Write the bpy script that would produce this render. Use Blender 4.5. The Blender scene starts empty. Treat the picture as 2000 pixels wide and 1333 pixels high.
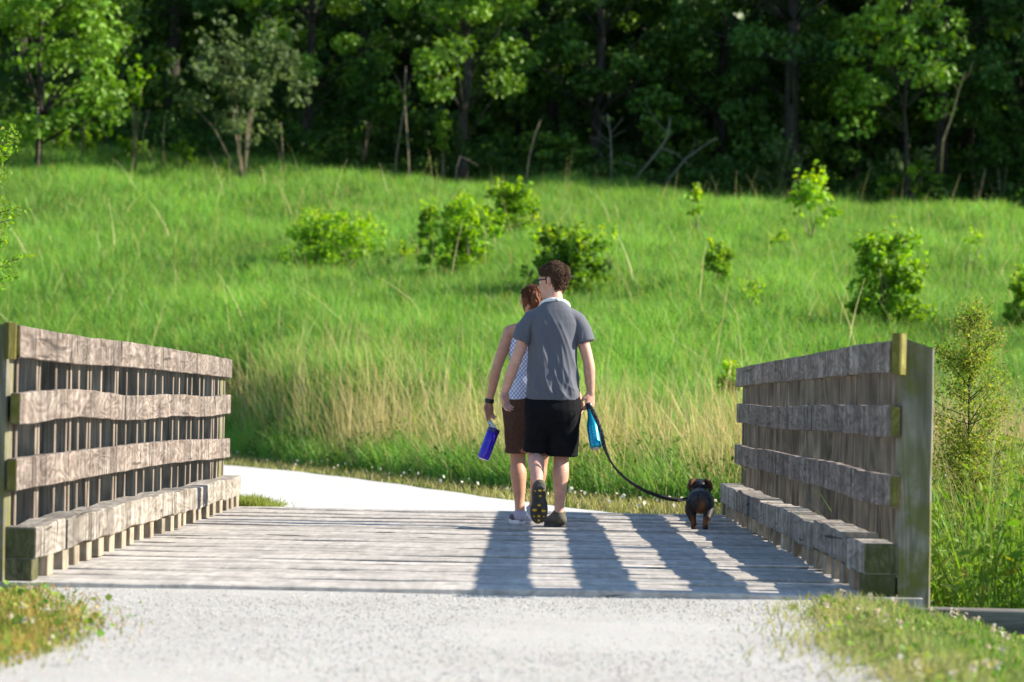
import bpy, bmesh, math, random
import numpy as np
from mathutils import Vector, Matrix

# ------------------------------------------------------------------ camera, sky, sun, exposure
scene = bpy.context.scene
col = scene.collection
FPX, HC = 5556.0, 0.841                      # focal length in photo pixels (2000 wide), eye height above the deck
ROLL = math.radians(1.0)
yaw = math.atan(27.1 / FPX); pit = math.atan(121.5 / FPX)
f0 = Vector((-math.sin(yaw) * math.cos(pit), math.cos(yaw) * math.cos(pit), math.sin(pit)))
r0 = Vector((math.cos(yaw), math.sin(yaw), 0)); u0 = r0.cross(f0)
CR = r0 * math.cos(ROLL) + u0 * math.sin(ROLL); CU = u0 * math.cos(ROLL) - r0 * math.sin(ROLL); CF = f0
cd = bpy.data.cameras.new('camera'); cam = bpy.data.objects.new('camera', cd); col.objects.link(cam)
cam.matrix_world = Matrix(((CR.x, CU.x, -CF.x, 0), (CR.y, CU.y, -CF.y, 0), (CR.z, CU.z, -CF.z, HC), (0, 0, 0, 1)))
cd.sensor_width = 36; cd.lens = FPX / 2000 * 36; cd.clip_end = 3000; cd.clip_start = 0.1
cd.dof.use_dof = True; cd.dof.focus_distance = 18.2; cd.dof.aperture_fstop = 3.4
scene.camera = cam

w = bpy.data.worlds.new('World'); scene.world = w; w.use_nodes = True
nt = w.node_tree; bg = nt.nodes['Background']
sky = nt.nodes.new('ShaderNodeTexSky'); sky.sky_type = 'NISHITA'; sky.sun_disc = False
SUN_EL = math.radians(31.7); SUN_AZ = math.radians(89.0)       # azimuth clockwise from +Y: the sun stands to the right
sky.sun_elevation = SUN_EL; sky.sun_rotation = SUN_AZ
nt.links.new(sky.outputs[0], bg.inputs[0]); bg.inputs[1].default_value = 0.10; sky.ozone_density = 4.0; sky.air_density = 1.3; sky.dust_density = 0.3
sl = bpy.data.lights.new('sun', 'SUN'); sl.energy = 5.0; sl.angle = math.radians(0.53); sl.color = (1, 0.915, 0.76)
so = bpy.data.objects.new('sun', sl); col.objects.link(so)
sd = Vector((math.sin(SUN_AZ) * math.cos(SUN_EL), math.cos(SUN_AZ) * math.cos(SUN_EL), math.sin(SUN_EL)))
so.rotation_euler = sd.to_track_quat('Z', 'Y').to_euler(); so.location = (30, 10, 30)
scene.view_settings.view_transform = 'Standard'; scene.view_settings.look = 'None'
scene.view_settings.gamma = 1; scene.view_settings.exposure = 1.22
scene.cycles.max_bounces = 6; scene.cycles.transparent_max_bounces = 6

rng = np.random.default_rng(11)
random.seed(5)

# ------------------------------------------------------------------ helpers
def at(px, py, Y):
    d = CR * ((px - 1000) / FPX) - CU * ((py - 666.5) / FPX) + CF
    k = Y / d.y
    return Vector((d.x * k, d.y * k, HC + d.z * k))
def project(P):
    v = Vector(P) - Vector((0, 0, HC)); z = v.dot(CF)
    return 1000 + FPX * v.dot(CR) / z, 666.5 - FPX * v.dot(CU) / z
def sm(t):
    t = np.clip(t, 0, 1); return t * t * (3 - 2 * t)

def tag(o, label=None, cat=None, group=None, kind=None):
    if label: o['label'] = label
    if cat: o['category'] = cat
    if group: o['group'] = group
    if kind: o['kind'] = kind
    return o
def thing(name, loc, label, cat, group=None, rz=0):
    o = bpy.data.objects.new(name, None); col.objects.link(o); o.location = loc; o.rotation_euler = (0, 0, rz)
    o.empty_display_size = 0.1
    return tag(o, label, cat, group)
def link(name, me, mat=None, parent=None):
    o = bpy.data.objects.new(name, me); col.objects.link(o)
    if mat is not None:
        me.materials.clear(); me.materials.append(mat)
    if parent is not None: o.parent = parent
    return o
def npmesh(name, V, Q, c=None, smooth=False, rnd=None):
    """V (n,3), Q (m,4) quads (or (m,3)); c (n,3) point colour"""
    me = bpy.data.meshes.new(name)
    V = np.asarray(V, np.float32); Q = np.asarray(Q, np.int32); k = Q.shape[1]
    me.vertices.add(len(V)); me.vertices.foreach_set('co', V.ravel())
    me.loops.add(Q.size); me.loops.foreach_set('vertex_index', Q.ravel())
    me.polygons.add(len(Q)); me.polygons.foreach_set('loop_start', np.arange(0, Q.size, k, dtype=np.int32))
    me.polygons.foreach_set('use_smooth', np.full(len(Q), bool(smooth)))
    me.update(calc_edges=True)
    if c is not None:
        a = me.attributes.new('Col', 'FLOAT_COLOR', 'POINT')
        a.data.foreach_set('color', np.hstack([c, np.ones((len(c), 1))]).astype(np.float32).ravel())
    if rnd is not None:
        a = me.attributes.new('rnd', 'FLOAT', 'POINT'); a.data.foreach_set('value', np.asarray(rnd, np.float32))
    me.validate(); return me
class MB:
    """collects vertices and quads of one mesh"""
    def __init__(s): s.V, s.Q, s.C, s.R, s.n = [], [], [], [], 0
    def add(s, V, Q, c=None, r=0.0):
        V = np.asarray(V, float); Q = np.asarray(Q, int)
        if Q.shape[1] == 3: Q = np.hstack([Q, Q[:, 2:3]])
        s.V.append(V); s.Q.append(Q + s.n); s.n += len(V)
        s.C.append(np.tile(c, (len(V), 1)) if (c is not None and np.ndim(c) == 1) else (c if c is not None else np.ones((len(V), 3))))
        s.R.append(np.full(len(V), r)); return s
    def build(s, name, mat, parent=None, smooth=False):
        Q = np.vstack(s.Q); tri = (Q[:, 2] == Q[:, 3])
        V = np.vstack(s.V); c = np.vstack(s.C); r = np.concatenate(s.R)
        if tri.any():
            me = bpy.data.meshes.new(name)
            me.from_pydata(V.tolist(), [], [q[:3].tolist() if t else q.tolist() for q, t in zip(Q, tri)])
            if smooth: me.polygons.foreach_set('use_smooth', np.ones(len(me.polygons), bool))
            a = me.attributes.new('Col', 'FLOAT_COLOR', 'POINT'); a.data.foreach_set('color', np.hstack([c, np.ones((len(c), 1))]).astype(np.float32).ravel())
            a = me.attributes.new('rnd', 'FLOAT', 'POINT'); a.data.foreach_set('value', r.astype(np.float32)); me.update()
        else:
            me = npmesh(name, V, Q, c, smooth, r)
        return link(name, me, mat, parent)

def wob(n=4, lo=0.5, hi=3.0):
    """a random smooth 1-D function of about unit amplitude"""
    fr = rng.uniform(lo, hi, n); ph = rng.uniform(0, 6.28, n); am = rng.uniform(0.5, 1, n); am /= am.sum() * 0.7
    return lambda t: sum(a * np.sin(f * np.asarray(t) * 2 + p) for a, f, p in zip(am, fr, ph))

def timber(axis, a0, a1, c1, c2, w1, w2, seg=1, warp=0.0, edge=0.0, bev=0.006, wl=(0.5, 2.2), end=None):
    """a sawn timber along axis; c1/c2 and w1/w2 are centre and full size along the two other axes (in x<y<z order)"""
    t = np.linspace(a0, a1, seg + 1)
    wa, wb = wob(lo=wl[0], hi=wl[1]), wob(lo=wl[0], hi=wl[1]); et, eb, el, er = [wob(5, 1.2, 7) for _ in range(4)]
    V = []
    for k, x in enumerate(t):
        o1, o2 = warp * 0.45 * wa(x), warp * wb(x)
        h1l, h1r = w1 / 2 + edge * 0.5 * el(x), w1 / 2 + edge * 0.5 * er(x)
        h2b, h2t = w2 / 2 + edge * eb(x), w2 / 2 + edge * et(x)
        b = bev
        P = [(-h1l + b, -h2b), (h1r - b, -h2b), (h1r, -h2b + b), (h1r, h2t - b), (h1r - b, h2t), (-h1l + b, h2t), (-h1l, h2t - b), (-h1l, -h2b + b)]
        for p in P:
            q = (c1 + o1 + p[0], c2 + o2 + p[1])
            if axis == 0: V.append((x, q[0], q[1]))
            elif axis == 1: V.append((q[0], x, q[1]))
            else: V.append((q[0], q[1], x))
    Q = []
    for k in range(seg):
        for i in range(8):
            j = (i + 1) % 8; Q.append((k * 8 + i, k * 8 + j, k * 8 + 8 + j, k * 8 + 8 + i))
    e = seg * 8
    for b in (0, e):
        Q += [(b, b + 1, b + 4, b + 5), (b + 1, b + 2, b + 3, b + 4), (b, b + 5, b + 6, b + 7)]
    V = np.array(V); Q = np.array(Q)
    flip = (axis == 1)
    # orientation: outward normals
    if flip: Q[:seg * 8] = Q[:seg * 8][:, ::-1]
    m = len(Q) - 6
    if flip: Q[m + 3:] = Q[m + 3:][:, ::-1]
    else: Q[m:m + 3] = Q[m:m + 3][:, ::-1]
    return V, Q

def ring_tube(pts, rad, n=16, cap=True, side=(1, 0, 0), power=2.0):
    """closed tapered tube: pts (k,3), rad k*(a,b)"""
    P = [np.array(p, float) for p in pts]; R = [(r, r) if np.isscalar(r) else tuple(r) for r in rad]
    T = []
    for i in range(len(P)):
        a = P[max(i - 1, 0)]; b = P[min(i + 1, len(P) - 1)]; d = b - a; T.append(d / (np.linalg.norm(d) + 1e-9))
    if cap:
        def capr(p, t, r, s):
            out = []
            for ang in (0.5, 0.95, 1.3):
                out.append((p + t * s * min(r) * 0.9 * math.sin(ang), (r[0] * math.cos(ang), r[1] * math.cos(ang)), t))
            return out
        A = capr(P[0], T[0], R[0], -1)[::-1]; B = capr(P[-1], T[-1], R[-1], 1)
        P = [a[0] for a in A] + P + [b[0] for b in B]; R = [a[1] for a in A] + R + [b[1] for b in B]; T = [a[2] for a in A] + T + [b[2] for b in B]
    sv = np.array(side, float); V = []
    ang = np.linspace(0, 2 * math.pi, n, endpoint=False); ca, sa = np.cos(ang), np.sin(ang)
    if power != 2.0:
        ca = np.sign(ca) * np.abs(ca) ** (2 / power); sa = np.sign(sa) * np.abs(sa) ** (2 / power)
    for p, r, t in zip(P, R, T):
        s = sv - t * sv.dot(t)
        if np.linalg.norm(s) < 0.15: s = np.array((0, 1.0, 0)) - t * t[1]
        s /= np.linalg.norm(s); o = np.cross(t, s)
        V.append(p + np.outer(ca, s) * r[0] + np.outer(sa, o) * r[1])
    k = len(P); V = np.vstack(V); Q = []
    for i in range(k - 1):
        for j in range(n):
            a, b = i * n + j, i * n + (j + 1) % n; Q.append((a, b, b + n, a + n))
    c0 = len(V); V = np.vstack([V, P[0], P[-1]])
    for j in range(n):
        Q.append((c0, (j + 1) % n, j, j)); e = (k - 1) * n; Q.append((c0 + 1, e + j, e + (j + 1) % n, e + (j + 1) % n))
    return V, np.array(Q)

def union(name, tubes, voxel, smooth=3, mat=None, parent=None, disp=None, colf=None):
    """fuse overlapping closed tubes into ONE continuous surface"""
    mb = MB()
    for V, Q in tubes: mb.add(V, Q)
    o = mb.build(name, None)
    m = o.modifiers.new('r', 'REMESH'); m.mode = 'VOXEL'; m.voxel_size = voxel; m.use_smooth_shade = True
    if smooth:
        m = o.modifiers.new('s', 'SMOOTH'); m.factor = 0.5; m.iterations = smooth
    dg = bpy.context.evaluated_depsgraph_get()
    me = bpy.data.meshes.new_from_object(o.evaluated_get(dg)); me.name = name
    old = o.data; bpy.data.objects.remove(o); bpy.data.meshes.remove(old)
    n = len(me.vertices); V = np.empty(n * 3, np.float32); me.vertices.foreach_get('co', V); V = V.reshape(-1, 3)
    if disp is not None:
        N = np.empty(n * 3, np.float32); me.vertices.foreach_get('normal', N); N = N.reshape(-1, 3)
        V = V + N * disp(V, N)[:, None]; me.vertices.foreach_set('co', V.astype(np.float32).ravel())
    if colf is not None:
        c = colf(V); a = me.attributes.new('Col', 'FLOAT_COLOR', 'POINT')
        a.data.foreach_set('color', np.hstack([c, np.ones((n, 1))]).astype(np.float32).ravel())
    me.polygons.foreach_set('use_smooth', np.ones(len(me.polygons), bool)); me.update()
    return link(name, me, mat, parent)

# ------------------------------------------------------------------ materials
def newmat(name):
    m = bpy.data.materials.new(name); m.use_nodes = True
    t = m.node_tree; return m, t, t.nodes['Principled BSDF'], t.nodes['Material Output']
def N(t, typ, **kw):
    n = t.nodes.new(typ)
    for k, v in kw.items(): setattr(n, k, v)
    return n
def ramp(t, fac, stops):
    r = N(t, 'ShaderNodeValToRGB'); e = r.color_ramp.elements
    while len(e) < len(stops): e.new(0.5)
    for el, (p, c) in zip(e, stops): el.position = p; el.color = (*c, 1)
    t.links.new(fac, r.inputs[0]); return r.outputs[0]
def noise(t, vec, scale, detail=4, rough=0.55, w=None, dist=0.0):
    n = N(t, 'ShaderNodeTexNoise'); n.inputs['Scale'].default_value = scale; n.inputs['Detail'].default_value = detail
    n.inputs['Roughness'].default_value = rough; n.inputs['Distortion'].default_value = dist
    if w is not None:
        n.noise_dimensions = '4D'; t.links.new(w, n.inputs['W'])
    t.links.new(vec, n.inputs['Vector']); return n.outputs[0]
def mapped(t, src, sc, loc=(0, 0, 0)):
    m = N(t, 'ShaderNodeMapping'); m.inputs['Scale'].default_value = sc; m.inputs['Location'].default_value = loc
    t.links.new(src, m.inputs[0]); return m.outputs[0]
def mix(t, a, b, fac, mode='MIX'):
    m = N(t, 'ShaderNodeMix', data_type='RGBA', blend_type=mode)
    for s, v in ((0, fac), (6, a), (7, b)):
        if isinstance(v, (int, float)): m.inputs[s].default_value = v
        elif isinstance(v, tuple): m.inputs[s].default_value = (*v, 1)
        else: t.links.new(v, m.inputs[s])
    return m.outputs[2]
def bump(t, bsdf, h, strength=0.5, dist=0.01):
    b = N(t, 'ShaderNodeBump'); b.inputs['Strength'].default_value = strength; b.inputs['Distance'].default_value = dist
    t.links.new(h, b.inputs['Height']); t.links.new(b.outputs[0], bsdf.inputs['Normal']); return b
def mathn(t, op, a, b=0.0):
    m = N(t, 'ShaderNodeMath', operation=op)
    for i, v in enumerate((a, b)):
        if isinstance(v, (int, float)): m.inputs[i].default_value = v
        else: t.links.new(v, m.inputs[i])
    return m.outputs[0]

def wood(name, dark, mid, light, axis, across=20.0, along=1.6, moss=None, mossamt=0.5, mosslow=None, crack=0.5):
    m, t, b, o = newmat(name)
    tc = N(t, 'ShaderNodeTexCoord'); oi = N(t, 'ShaderNodeObjectInfo')
    at_ = N(t, 'ShaderNodeAttribute', attribute_name='rnd')
    W = mathn(t, 'ADD', mathn(t, 'MULTIPLY', oi.outputs['Random'], 37.0), mathn(t, 'MULTIPLY', at_.outputs['Fac'], 53.0))
    sc = [across] * 3; sc[axis] = along
    v = mapped(t, tc.outputs['Object'], tuple(sc))
    grain = noise(t, v, 1.0, 6, 0.62, W, 0.9)
    # growth rings and knots: a wave bent by broad noise
    sc2 = [across * 0.42] * 3; sc2[axis] = along * 0.75
    v2 = mapped(t, tc.outputs['Object'], tuple(sc2))
    kn = noise(t, v2, 1.0, 2, 0.4, W, 0.3)
    rings = mathn(t, 'SINE', mathn(t, 'MULTIPLY', kn, 70.0))
    rings = mathn(t, 'MULTIPLY', rings, 0.075)
    fine = noise(t, mapped(t, tc.outputs['Object'], tuple(x * 4.5 for x in sc)), 1.0, 3, 0.6, W)
    g = mathn(t, 'ADD', mathn(t, 'ADD', mathn(t, 'MULTIPLY', grain, 0.75), mathn(t, 'MULTIPLY', fine, 0.25)), rings)
    c = ramp(t, g, [(0.28, dark), (0.48, mid), (0.68, light)])
    scb = [across * 0.06] * 3; scb[axis] = along * 3.2
    band = noise(t, mapped(t, tc.outputs['Object'], tuple(scb)), 1.0, 3, 0.6, W, 0.2)
    c = mix(t, c, ramp(t, band, [(0.32, (0.45,) * 3), (0.5, (0.92,) * 3), (0.68, (1.45,) * 3)]), 0.85 if axis == 1 else 0.4, 'MULTIPLY')
    # broad weathering stains, different on each board
    st = noise(t, mapped(t, tc.outputs['Object'], (1, 1, 1)), 2.3, 4, 0.6, W)
    c = mix(t, c, tuple(x * 0.62 for x in mid), ramp(t, st, [(0.5, (0, 0, 0)), (0.72, (0.75,) * 3)]))
    tone = mathn(t, 'ADD', mathn(t, 'MULTIPLY', noise(t, mapped(t, tc.outputs['Object'], (0, 0, 0)), 1.0, 0, 0.5, W), 1.0), 0.5)
    c = mix(t, c, tone, 1.0, 'MULTIPLY')
    # drying cracks along the grain
    scc = [across * 1.3] * 3; scc[axis] = along * 0.45
    ck = noise(t, mapped(t, tc.outputs['Object'], tuple(scc)), 1.0, 2, 0.5, W, 0.6)
    cm = ramp(t, ck, [(0.30, (1, 1, 1)), (0.345, (0, 0, 0))])
    c = mix(t, c, tuple(x * 0.25 for x in dark), mathn(t, 'MULTIPLY', cm, crack))
    if axis == 1:                                       # fine checks running across the face
        sck = [across * 0.035] * 3; sck[axis] = along * 2.0
        xk = mathn(t, 'ABSOLUTE', mathn(t, 'SUBTRACT', noise(t, mapped(t, tc.outputs['Object'], tuple(sck)), 1.0, 3, 0.7, W, 0.3), 0.42))
        c = mix(t, c, tuple(x * 0.3 for x in dark), ramp(t, xk, [(0.005, (0.9,) * 3), (0.016, (0, 0, 0))]))
    if moss:
        mn = noise(t, tc.outputs['Object'], 7.0, 5, 0.65, W)
        fac = ramp(t, mn, [(0.62 - mossamt * 0.4, (0, 0, 0)), (0.74 - mossamt * 0.3, (1, 1, 1))])
        if mosslow:
            sp = N(t, 'ShaderNodeSeparateXYZ'); t.links.new(tc.outputs['Object'], sp.inputs[0])
            low = ramp(t, mathn(t, 'ADD', sp.outputs[2], mathn(t, 'MULTIPLY', mathn(t, 'SUBTRACT', mn, 0.5), 0.5)), mosslow)
            fac = mathn(t, 'MULTIPLY', fac, low)
        c = mix(t, c, moss, mathn(t, 'MULTIPLY', fac, 0.8))
    t.links.new(c, b.inputs['Base Color']); b.inputs['Roughness'].default_value = 0.85; b.inputs['Specular IOR Level'].default_value = 0.25
    h = mathn(t, 'SUBTRACT', g, mathn(t, 'MULTIPLY', cm, 0.6)); bump(t, b, h, 0.55, 0.006)
    return m

def leafmat(name, trans=0.4, rough=0.5, spec=0.3, gain=1.0):
    m, t, b, o = newmat(name)
    a = N(t, 'ShaderNodeAttribute', attribute_name='Col')
    c = a.outputs['Color']
    t.links.new(c, b.inputs['Base Color']); b.inputs['Roughness'].default_value = rough; b.inputs['Specular IOR Level'].default_value = spec
    tr = N(t, 'ShaderNodeBsdfTranslucent')
    hs = N(t, 'ShaderNodeHueSaturation'); hs.inputs['Saturation'].default_value = 1.1; hs.inputs['Value'].default_value = 1.35 * gain
    hs.inputs['Hue'].default_value = 0.49
    t.links.new(c, hs.inputs['Color']); t.links.new(hs.outputs[0], tr.inputs[0])
    ms = N(t, 'ShaderNodeMixShader'); ms.inputs[0].default_value = trans
    t.links.new(b.outputs[0], ms.inputs[1]); t.links.new(tr.outputs[0], ms.inputs[2]); t.links.new(ms.outputs[0], o.inputs[0])
    return m
def colmat(name, c, rough=0.6, spec=0.4, nscale=0, namt=0.3, bmp=0.0, bdist=0.002, attr=False, sheen=0.0, sss=0.0):
    m, t, b, o = newmat(name)
    b.inputs['Roughness'].default_value = rough; b.inputs['Specular IOR Level'].default_value = spec
    src = None
    if attr:
        a = N(t, 'ShaderNodeAttribute', attribute_name='Col'); src = a.outputs['Color']
    if nscale:
        tc = N(t, 'ShaderNodeTexCoord'); n = noise(t, tc.outputs['Object'], nscale, 4, 0.6)
        lo, hi = 1 - namt, 1 + namt
        f = ramp(t, n, [(0.3, (lo,) * 3), (0.7, (hi,) * 3)])
        src = mix(t, src if src is not None else c, f, 1.0, 'MULTIPLY')
        if bmp: bump(t, b, n, bmp, bdist)
    if src is not None: t.links.new(src, b.inputs['Base Color'])
    else: b.inputs['Base Color'].default_value = (*c, 1)
    if sheen: b.inputs['Sheen Weight'].default_value = sheen
    if sss:
        b.inputs['Subsurface Weight'].default_value = sss; b.inputs['Subsurface Radius'].default_value = (0.012, 0.005, 0.003)
        b.inputs['Subsurface Scale'].default_value = 1.0
    return m

# ------------------------------------------------------------------ terrain
XE = np.array([-60, -20, -15, -7, -4.57, -3.15, -1.9, -0.13, 0.8, 1.7, 5, 20, 60.]); YE = np.array([52, 51, 50, 47, 43.7, 38, 34.5, 28.5, 26.6, 25, 23.5, 22, 22.])
def field_edge(x): return np.interp(x, XE, YE)
Y0X = np.array([-60, -20, -7, -3, 0, 3, 8, 60.]); Y0Y = np.array([47, 46, 43, 36, 31, 29, 28, 27.])
def tz(x, y):
    x = np.asarray(x, float); y = np.asarray(y, float)
    z = np.full(np.broadcast(x, y).shape, -0.034)
    rav = sm((y - 12.95) / 0.9) * (1 - sm((y - 20.9) / 1.2))
    z = z - rav * 0.85 * (0.8 + 0.2 * np.sin(x * 0.9 + 1))
    off = sm((np.abs(x + 0.4) - 1.75) / 1.1) * sm((13.2 - y) / 0.4) * 0.17
    z = z - off
    y0 = np.interp(x, Y0X, Y0Y); top = 7.35 - 0.036 * np.clip(x, -30, 30) - 0.020 * np.clip(x + 3, -27, 0)
    s = top / (86 - y0)
    d = y - y0; h = s * 0.5 * (d + np.sqrt(d * d + 16)) - s * 0.35
    fe = field_edge(x); z = z + h * sm((y - fe) / 5)
    z = z + sm((y - fe - 0.5) / 5) * (0.10 * np.sin(x * 0.7 + y * 0.22) + 0.08 * np.sin(x * 0.31 - y * 0.45 + 2) + 0.05 * np.sin(1.7 * x + 0.9 * y))
    z = z + 0.45 * np.maximum(y - 118, 0)
    return z
def ground_at(px, py):
    d = CR * ((px - 1000) / FPX) - CU * ((py - 666.5) / FPX) + CF
    Ys = np.linspace(8, 130, 6000); k = Ys / d.y
    zz = HC + d.z * k; g = tz(d.x * k, Ys)
    i = np.argmax(zz <= g) if (zz <= g).any() else len(Ys) - 1
    return Vector((d.x * k[i], Ys[i], float(g[i])))

def grid(xs, ys, f, name, mat, kind='structure', dz=0.0, mask=None):
    X, Y = np.meshgrid(xs, ys); Z = f(X, Y) + dz
    V = np.stack([X, Y, Z], -1).reshape(-1, 3); nx = len(xs)
    i, j = np.meshgrid(np.arange(len(ys) - 1), np.arange(nx - 1), indexing='ij')
    a = (i * nx + j).ravel(); Q = np.stack([a, a + 1, a + nx + 1, a + nx], 1)
    if mask is not None:
        ctr = V[Q].mean(1); Q = Q[mask(ctr[:, 0], ctr[:, 1])]
    o = link(name, npmesh(name, V, Q, None, True), mat); return tag(o, kind=kind)

m_soil, t, b, o = newmat('soil')
tc = N(t, 'ShaderNodeTexCoord'); n1 = noise(t, tc.outputs['Object'], 0.8, 5, 0.6); n2 = noise(t, tc.outputs['Object'], 9, 4, 0.7)
c = mix(t, ramp(t, n1, [(0.35, (0.045, 0.075, 0.016)), (0.65, (0.07, 0.10, 0.022))]), (0.11, 0.085, 0.045), ramp(t, n2, [(0.5, (0, 0, 0)), (0.75, (0.7,) * 3)]))
t.links.new(c, b.inputs['Base Color']); b.inputs['Roughness'].default_value = 0.95; b.inputs['Specular IOR Level'].default_value = 0.1
bump(t, b, n2, 0.6, 0.05)

xs = np.unique(np.concatenate([np.linspace(-900, -60, 8), np.linspace(-60, -12, 40), np.linspace(-12, 12, 97), np.linspace(12, 60, 40), np.linspace(60, 900, 8)]))
ys = np.unique(np.concatenate([np.linspace(-300, -10, 6), np.linspace(-10, 8, 30), np.linspace(8, 32, 121), np.linspace(32, 140, 160), np.linspace(140, 1500, 12)]))
def terrain_far(x, y):
    z = tz(x, np.minimum(y, 138.0)); return z
ground = grid(xs, ys, terrain_far, 'ground', m_soil)
tag(ground, 'grassy ground sloping up behind the bridge to the woods')

# gravel
m_grav, t, b, o = newmat('gravel')
tc = N(t, 'ShaderNodeTexCoord'); P = tc.outputs['Object']
n1 = noise(t, P, 1.1, 5, 0.6); n2 = noise(t, P, 85, 5, 0.75); n3 = noise(t, P, 130, 3, 0.7)
vo = N(t, 'ShaderNodeTexVoronoi'); vo.inputs['Scale'].default_value = 75; t.links.new(P, vo.inputs['Vector'])
c = ramp(t, n2, [(0.28, (0.30, 0.285, 0.265)), (0.5, (0.405, 0.388, 0.365)), (0.72, (0.48, 0.462, 0.44))])
c = mix(t, c, (0.335, 0.315, 0.29), ramp(t, n1, [(0.42, (0, 0, 0)), (0.7, (0.7,) * 3)]))
c = mix(t, c, vo.outputs['Color'], 0.08, 'OVERLAY')
t.links.new(c, b.inputs['Base Color']); b.inputs['Roughness'].default_value = 0.95; b.inputs['Specular IOR Level'].default_value = 0.2
hh = mathn(t, 'ADD', mathn(t, 'MULTIPLY', n2, 0.7), mathn(t, 'MULTIPLY', n3, 0.4)); bump(t, b, hh, 0.35, 0.006)

nl = wob(5, 0.4, 2.2); nr = wob(5, 0.4, 2.2)
def near_l(y): return np.interp(y, [6, 8.8, 10.0, 11.0, 12.2, 12.9], [-1.78, -1.7, -1.6, -1.7, -2.05, -2.3]) + 0.06 * nl(y)
def near_r(y): return np.interp(y, [6, 9.2, 10.6, 12.0, 12.9], [1.42, 1.27, 1.2, 1.33, 1.48]) + 0.05 * nr(y)
def tzp(x, y): return tz(x, y) + 0.004 * np.sin(2.1 * x + 1) * np.sin(1.3 * y)
path_near = grid(np.linspace(-2.6, 1.7, 90), np.linspace(5, 12.86, 160), lambda x, y: tzp(x, y), 'gravel_path', m_grav, dz=0.009,
                 mask=lambda x, y: (x > near_l(y)) & (x < near_r(y)))
tag(path_near, 'pale crushed gravel path in front of the bridge deck')
FAR_X = np.array([-40, -15, -7, -3.84, -2.8, -1.66, -0.13, 0.95]); FAR_Y = np.array([47, 45, 41.0, 36.8, 34.4, 30.9, 25.4, 22.1])
NEAR_X = np.array([-40, -15, -8, -4.3, -1.95]); NEAR_Y = np.array([41, 38.5, 34, 27.5, 22.1])
def smooth_line(X, Y, n):
    X, Y = np.array(X), np.array(Y); d = np.concatenate([[0], np.cumsum(np.hypot(np.diff(X), np.diff(Y)))]); t_ = np.linspace(0, d[-1], n)
    x, y = np.interp(t_, d, X), np.interp(t_, d, Y); k = np.ones(5) / 5
    for _ in range(2):
        xp = np.pad(x, 2, mode='edge'); yp = np.pad(y, 2, mode='edge'); x2 = np.convolve(xp, k, 'valid'); y2 = np.convolve(yp, k, 'valid'); x2[0], y2[0], x2[-1], y2[-1] = x[0], y[0], x[-1], y[-1]; x, y = x2, y2
    return x, y
m_grav2, t, b, o = newmat('far_gravel')  # paler copy of the gravel; grazing-angle brightness is put into its colour
tc = N(t, 'ShaderNodeTexCoord'); n1 = noise(t, tc.outputs['Object'], 2.5, 5, 0.65); n2 = noise(t, tc.outputs['Object'], 60, 3, 0.7)
c = mix(t, ramp(t, n1, [(0.3, (0.42, 0.405, 0.385)), (0.65, (0.55, 0.533, 0.51))]), ramp(t, n2, [(0.3, (0.8,) * 3), (0.7, (1.1,) * 3)]), 1.0, 'MULTIPLY')
t.links.new(c, b.inputs['Base Color']); b.inputs['Roughness'].default_value = 0.9
na, nb_ = 160, 22
lx, ly = smooth_line(NEAR_X[::-1], NEAR_Y[::-1], na); rx_, ry_ = smooth_line(FAR_X[::-1], FAR_Y[::-1], na)
rx_ = rx_ + 0.03 * np.sin(np.arange(na) * 0.9) * (np.arange(na) > 2)
u_ = np.linspace(0, 1, nb_)[None]; X_ = lx[:, None] * (1 - u_) + rx_[:, None] * u_; Y_ = ly[:, None] * (1 - u_) + ry_[:, None] * u_
V = np.stack([X_, Y_, tz(X_, Y_) + 0.012], -1).reshape(-1, 3)
Q = np.array([(i * nb_ + j, i * nb_ + j + 1, (i + 1) * nb_ + j + 1, (i + 1) * nb_ + j) for i in range(na - 1) for j in range(nb_ - 1)])
path_far = link('gravel_path', npmesh('gravel_path', V, Q, None, True), m_grav2)
tag(path_far, 'sunlit gravel path curving away to the left beyond the bridge', kind='structure')

# ------------------------------------------------------------------ grass and leaves as meshes
def blades(P, h, wd, c, bend=0.35, wind=None, segs=(0, 0.38, 0.75, 1.0), tipc=None, az=None):
    n = len(P); az = rng.uniform(0, 6.283, n) if az is None else az
    face = np.stack([np.cos(az), np.sin(az), np.zeros(n)], 1)
    la = rng.uniform(0, 6.283, n); lean = np.stack([np.cos(la), np.sin(la), np.zeros(n)], 1) * (bend * rng.uniform(0.2, 1.3, n))[:, None]
    if wind is not None: lean = lean + np.array(wind)
    V = np.empty((n, len(segs) * 2, 3)); Cc = np.empty((n, len(segs) * 2, 3))
    for k, s in enumerate(segs):
        ctr = P + lean * (h * s * s)[:, None]; ctr[:, 2] += h * s * (1 - 0.25 * s * np.linalg.norm(lean, axis=1))
        wk = (wd * (1.0 - 0.92 * s ** 1.6))[:, None] * face * 0.5
        V[:, 2 * k] = ctr - wk; V[:, 2 * k + 1] = ctr + wk
        cc = c if tipc is None else c * (1 - s) + tipc * s
        Cc[:, 2 * k] = cc; Cc[:, 2 * k + 1] = cc
    m = len(segs) * 2; base = (np.arange(n) * m)[:, None]
    Q = np.concatenate([base + np.array([[2 * k, 2 * k + 1, 2 * k + 3, 2 * k + 2]]) for k in range(len(segs) - 1)], 0)
    return V.reshape(-1, 3), Q, Cc.reshape(-1, 3)
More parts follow.
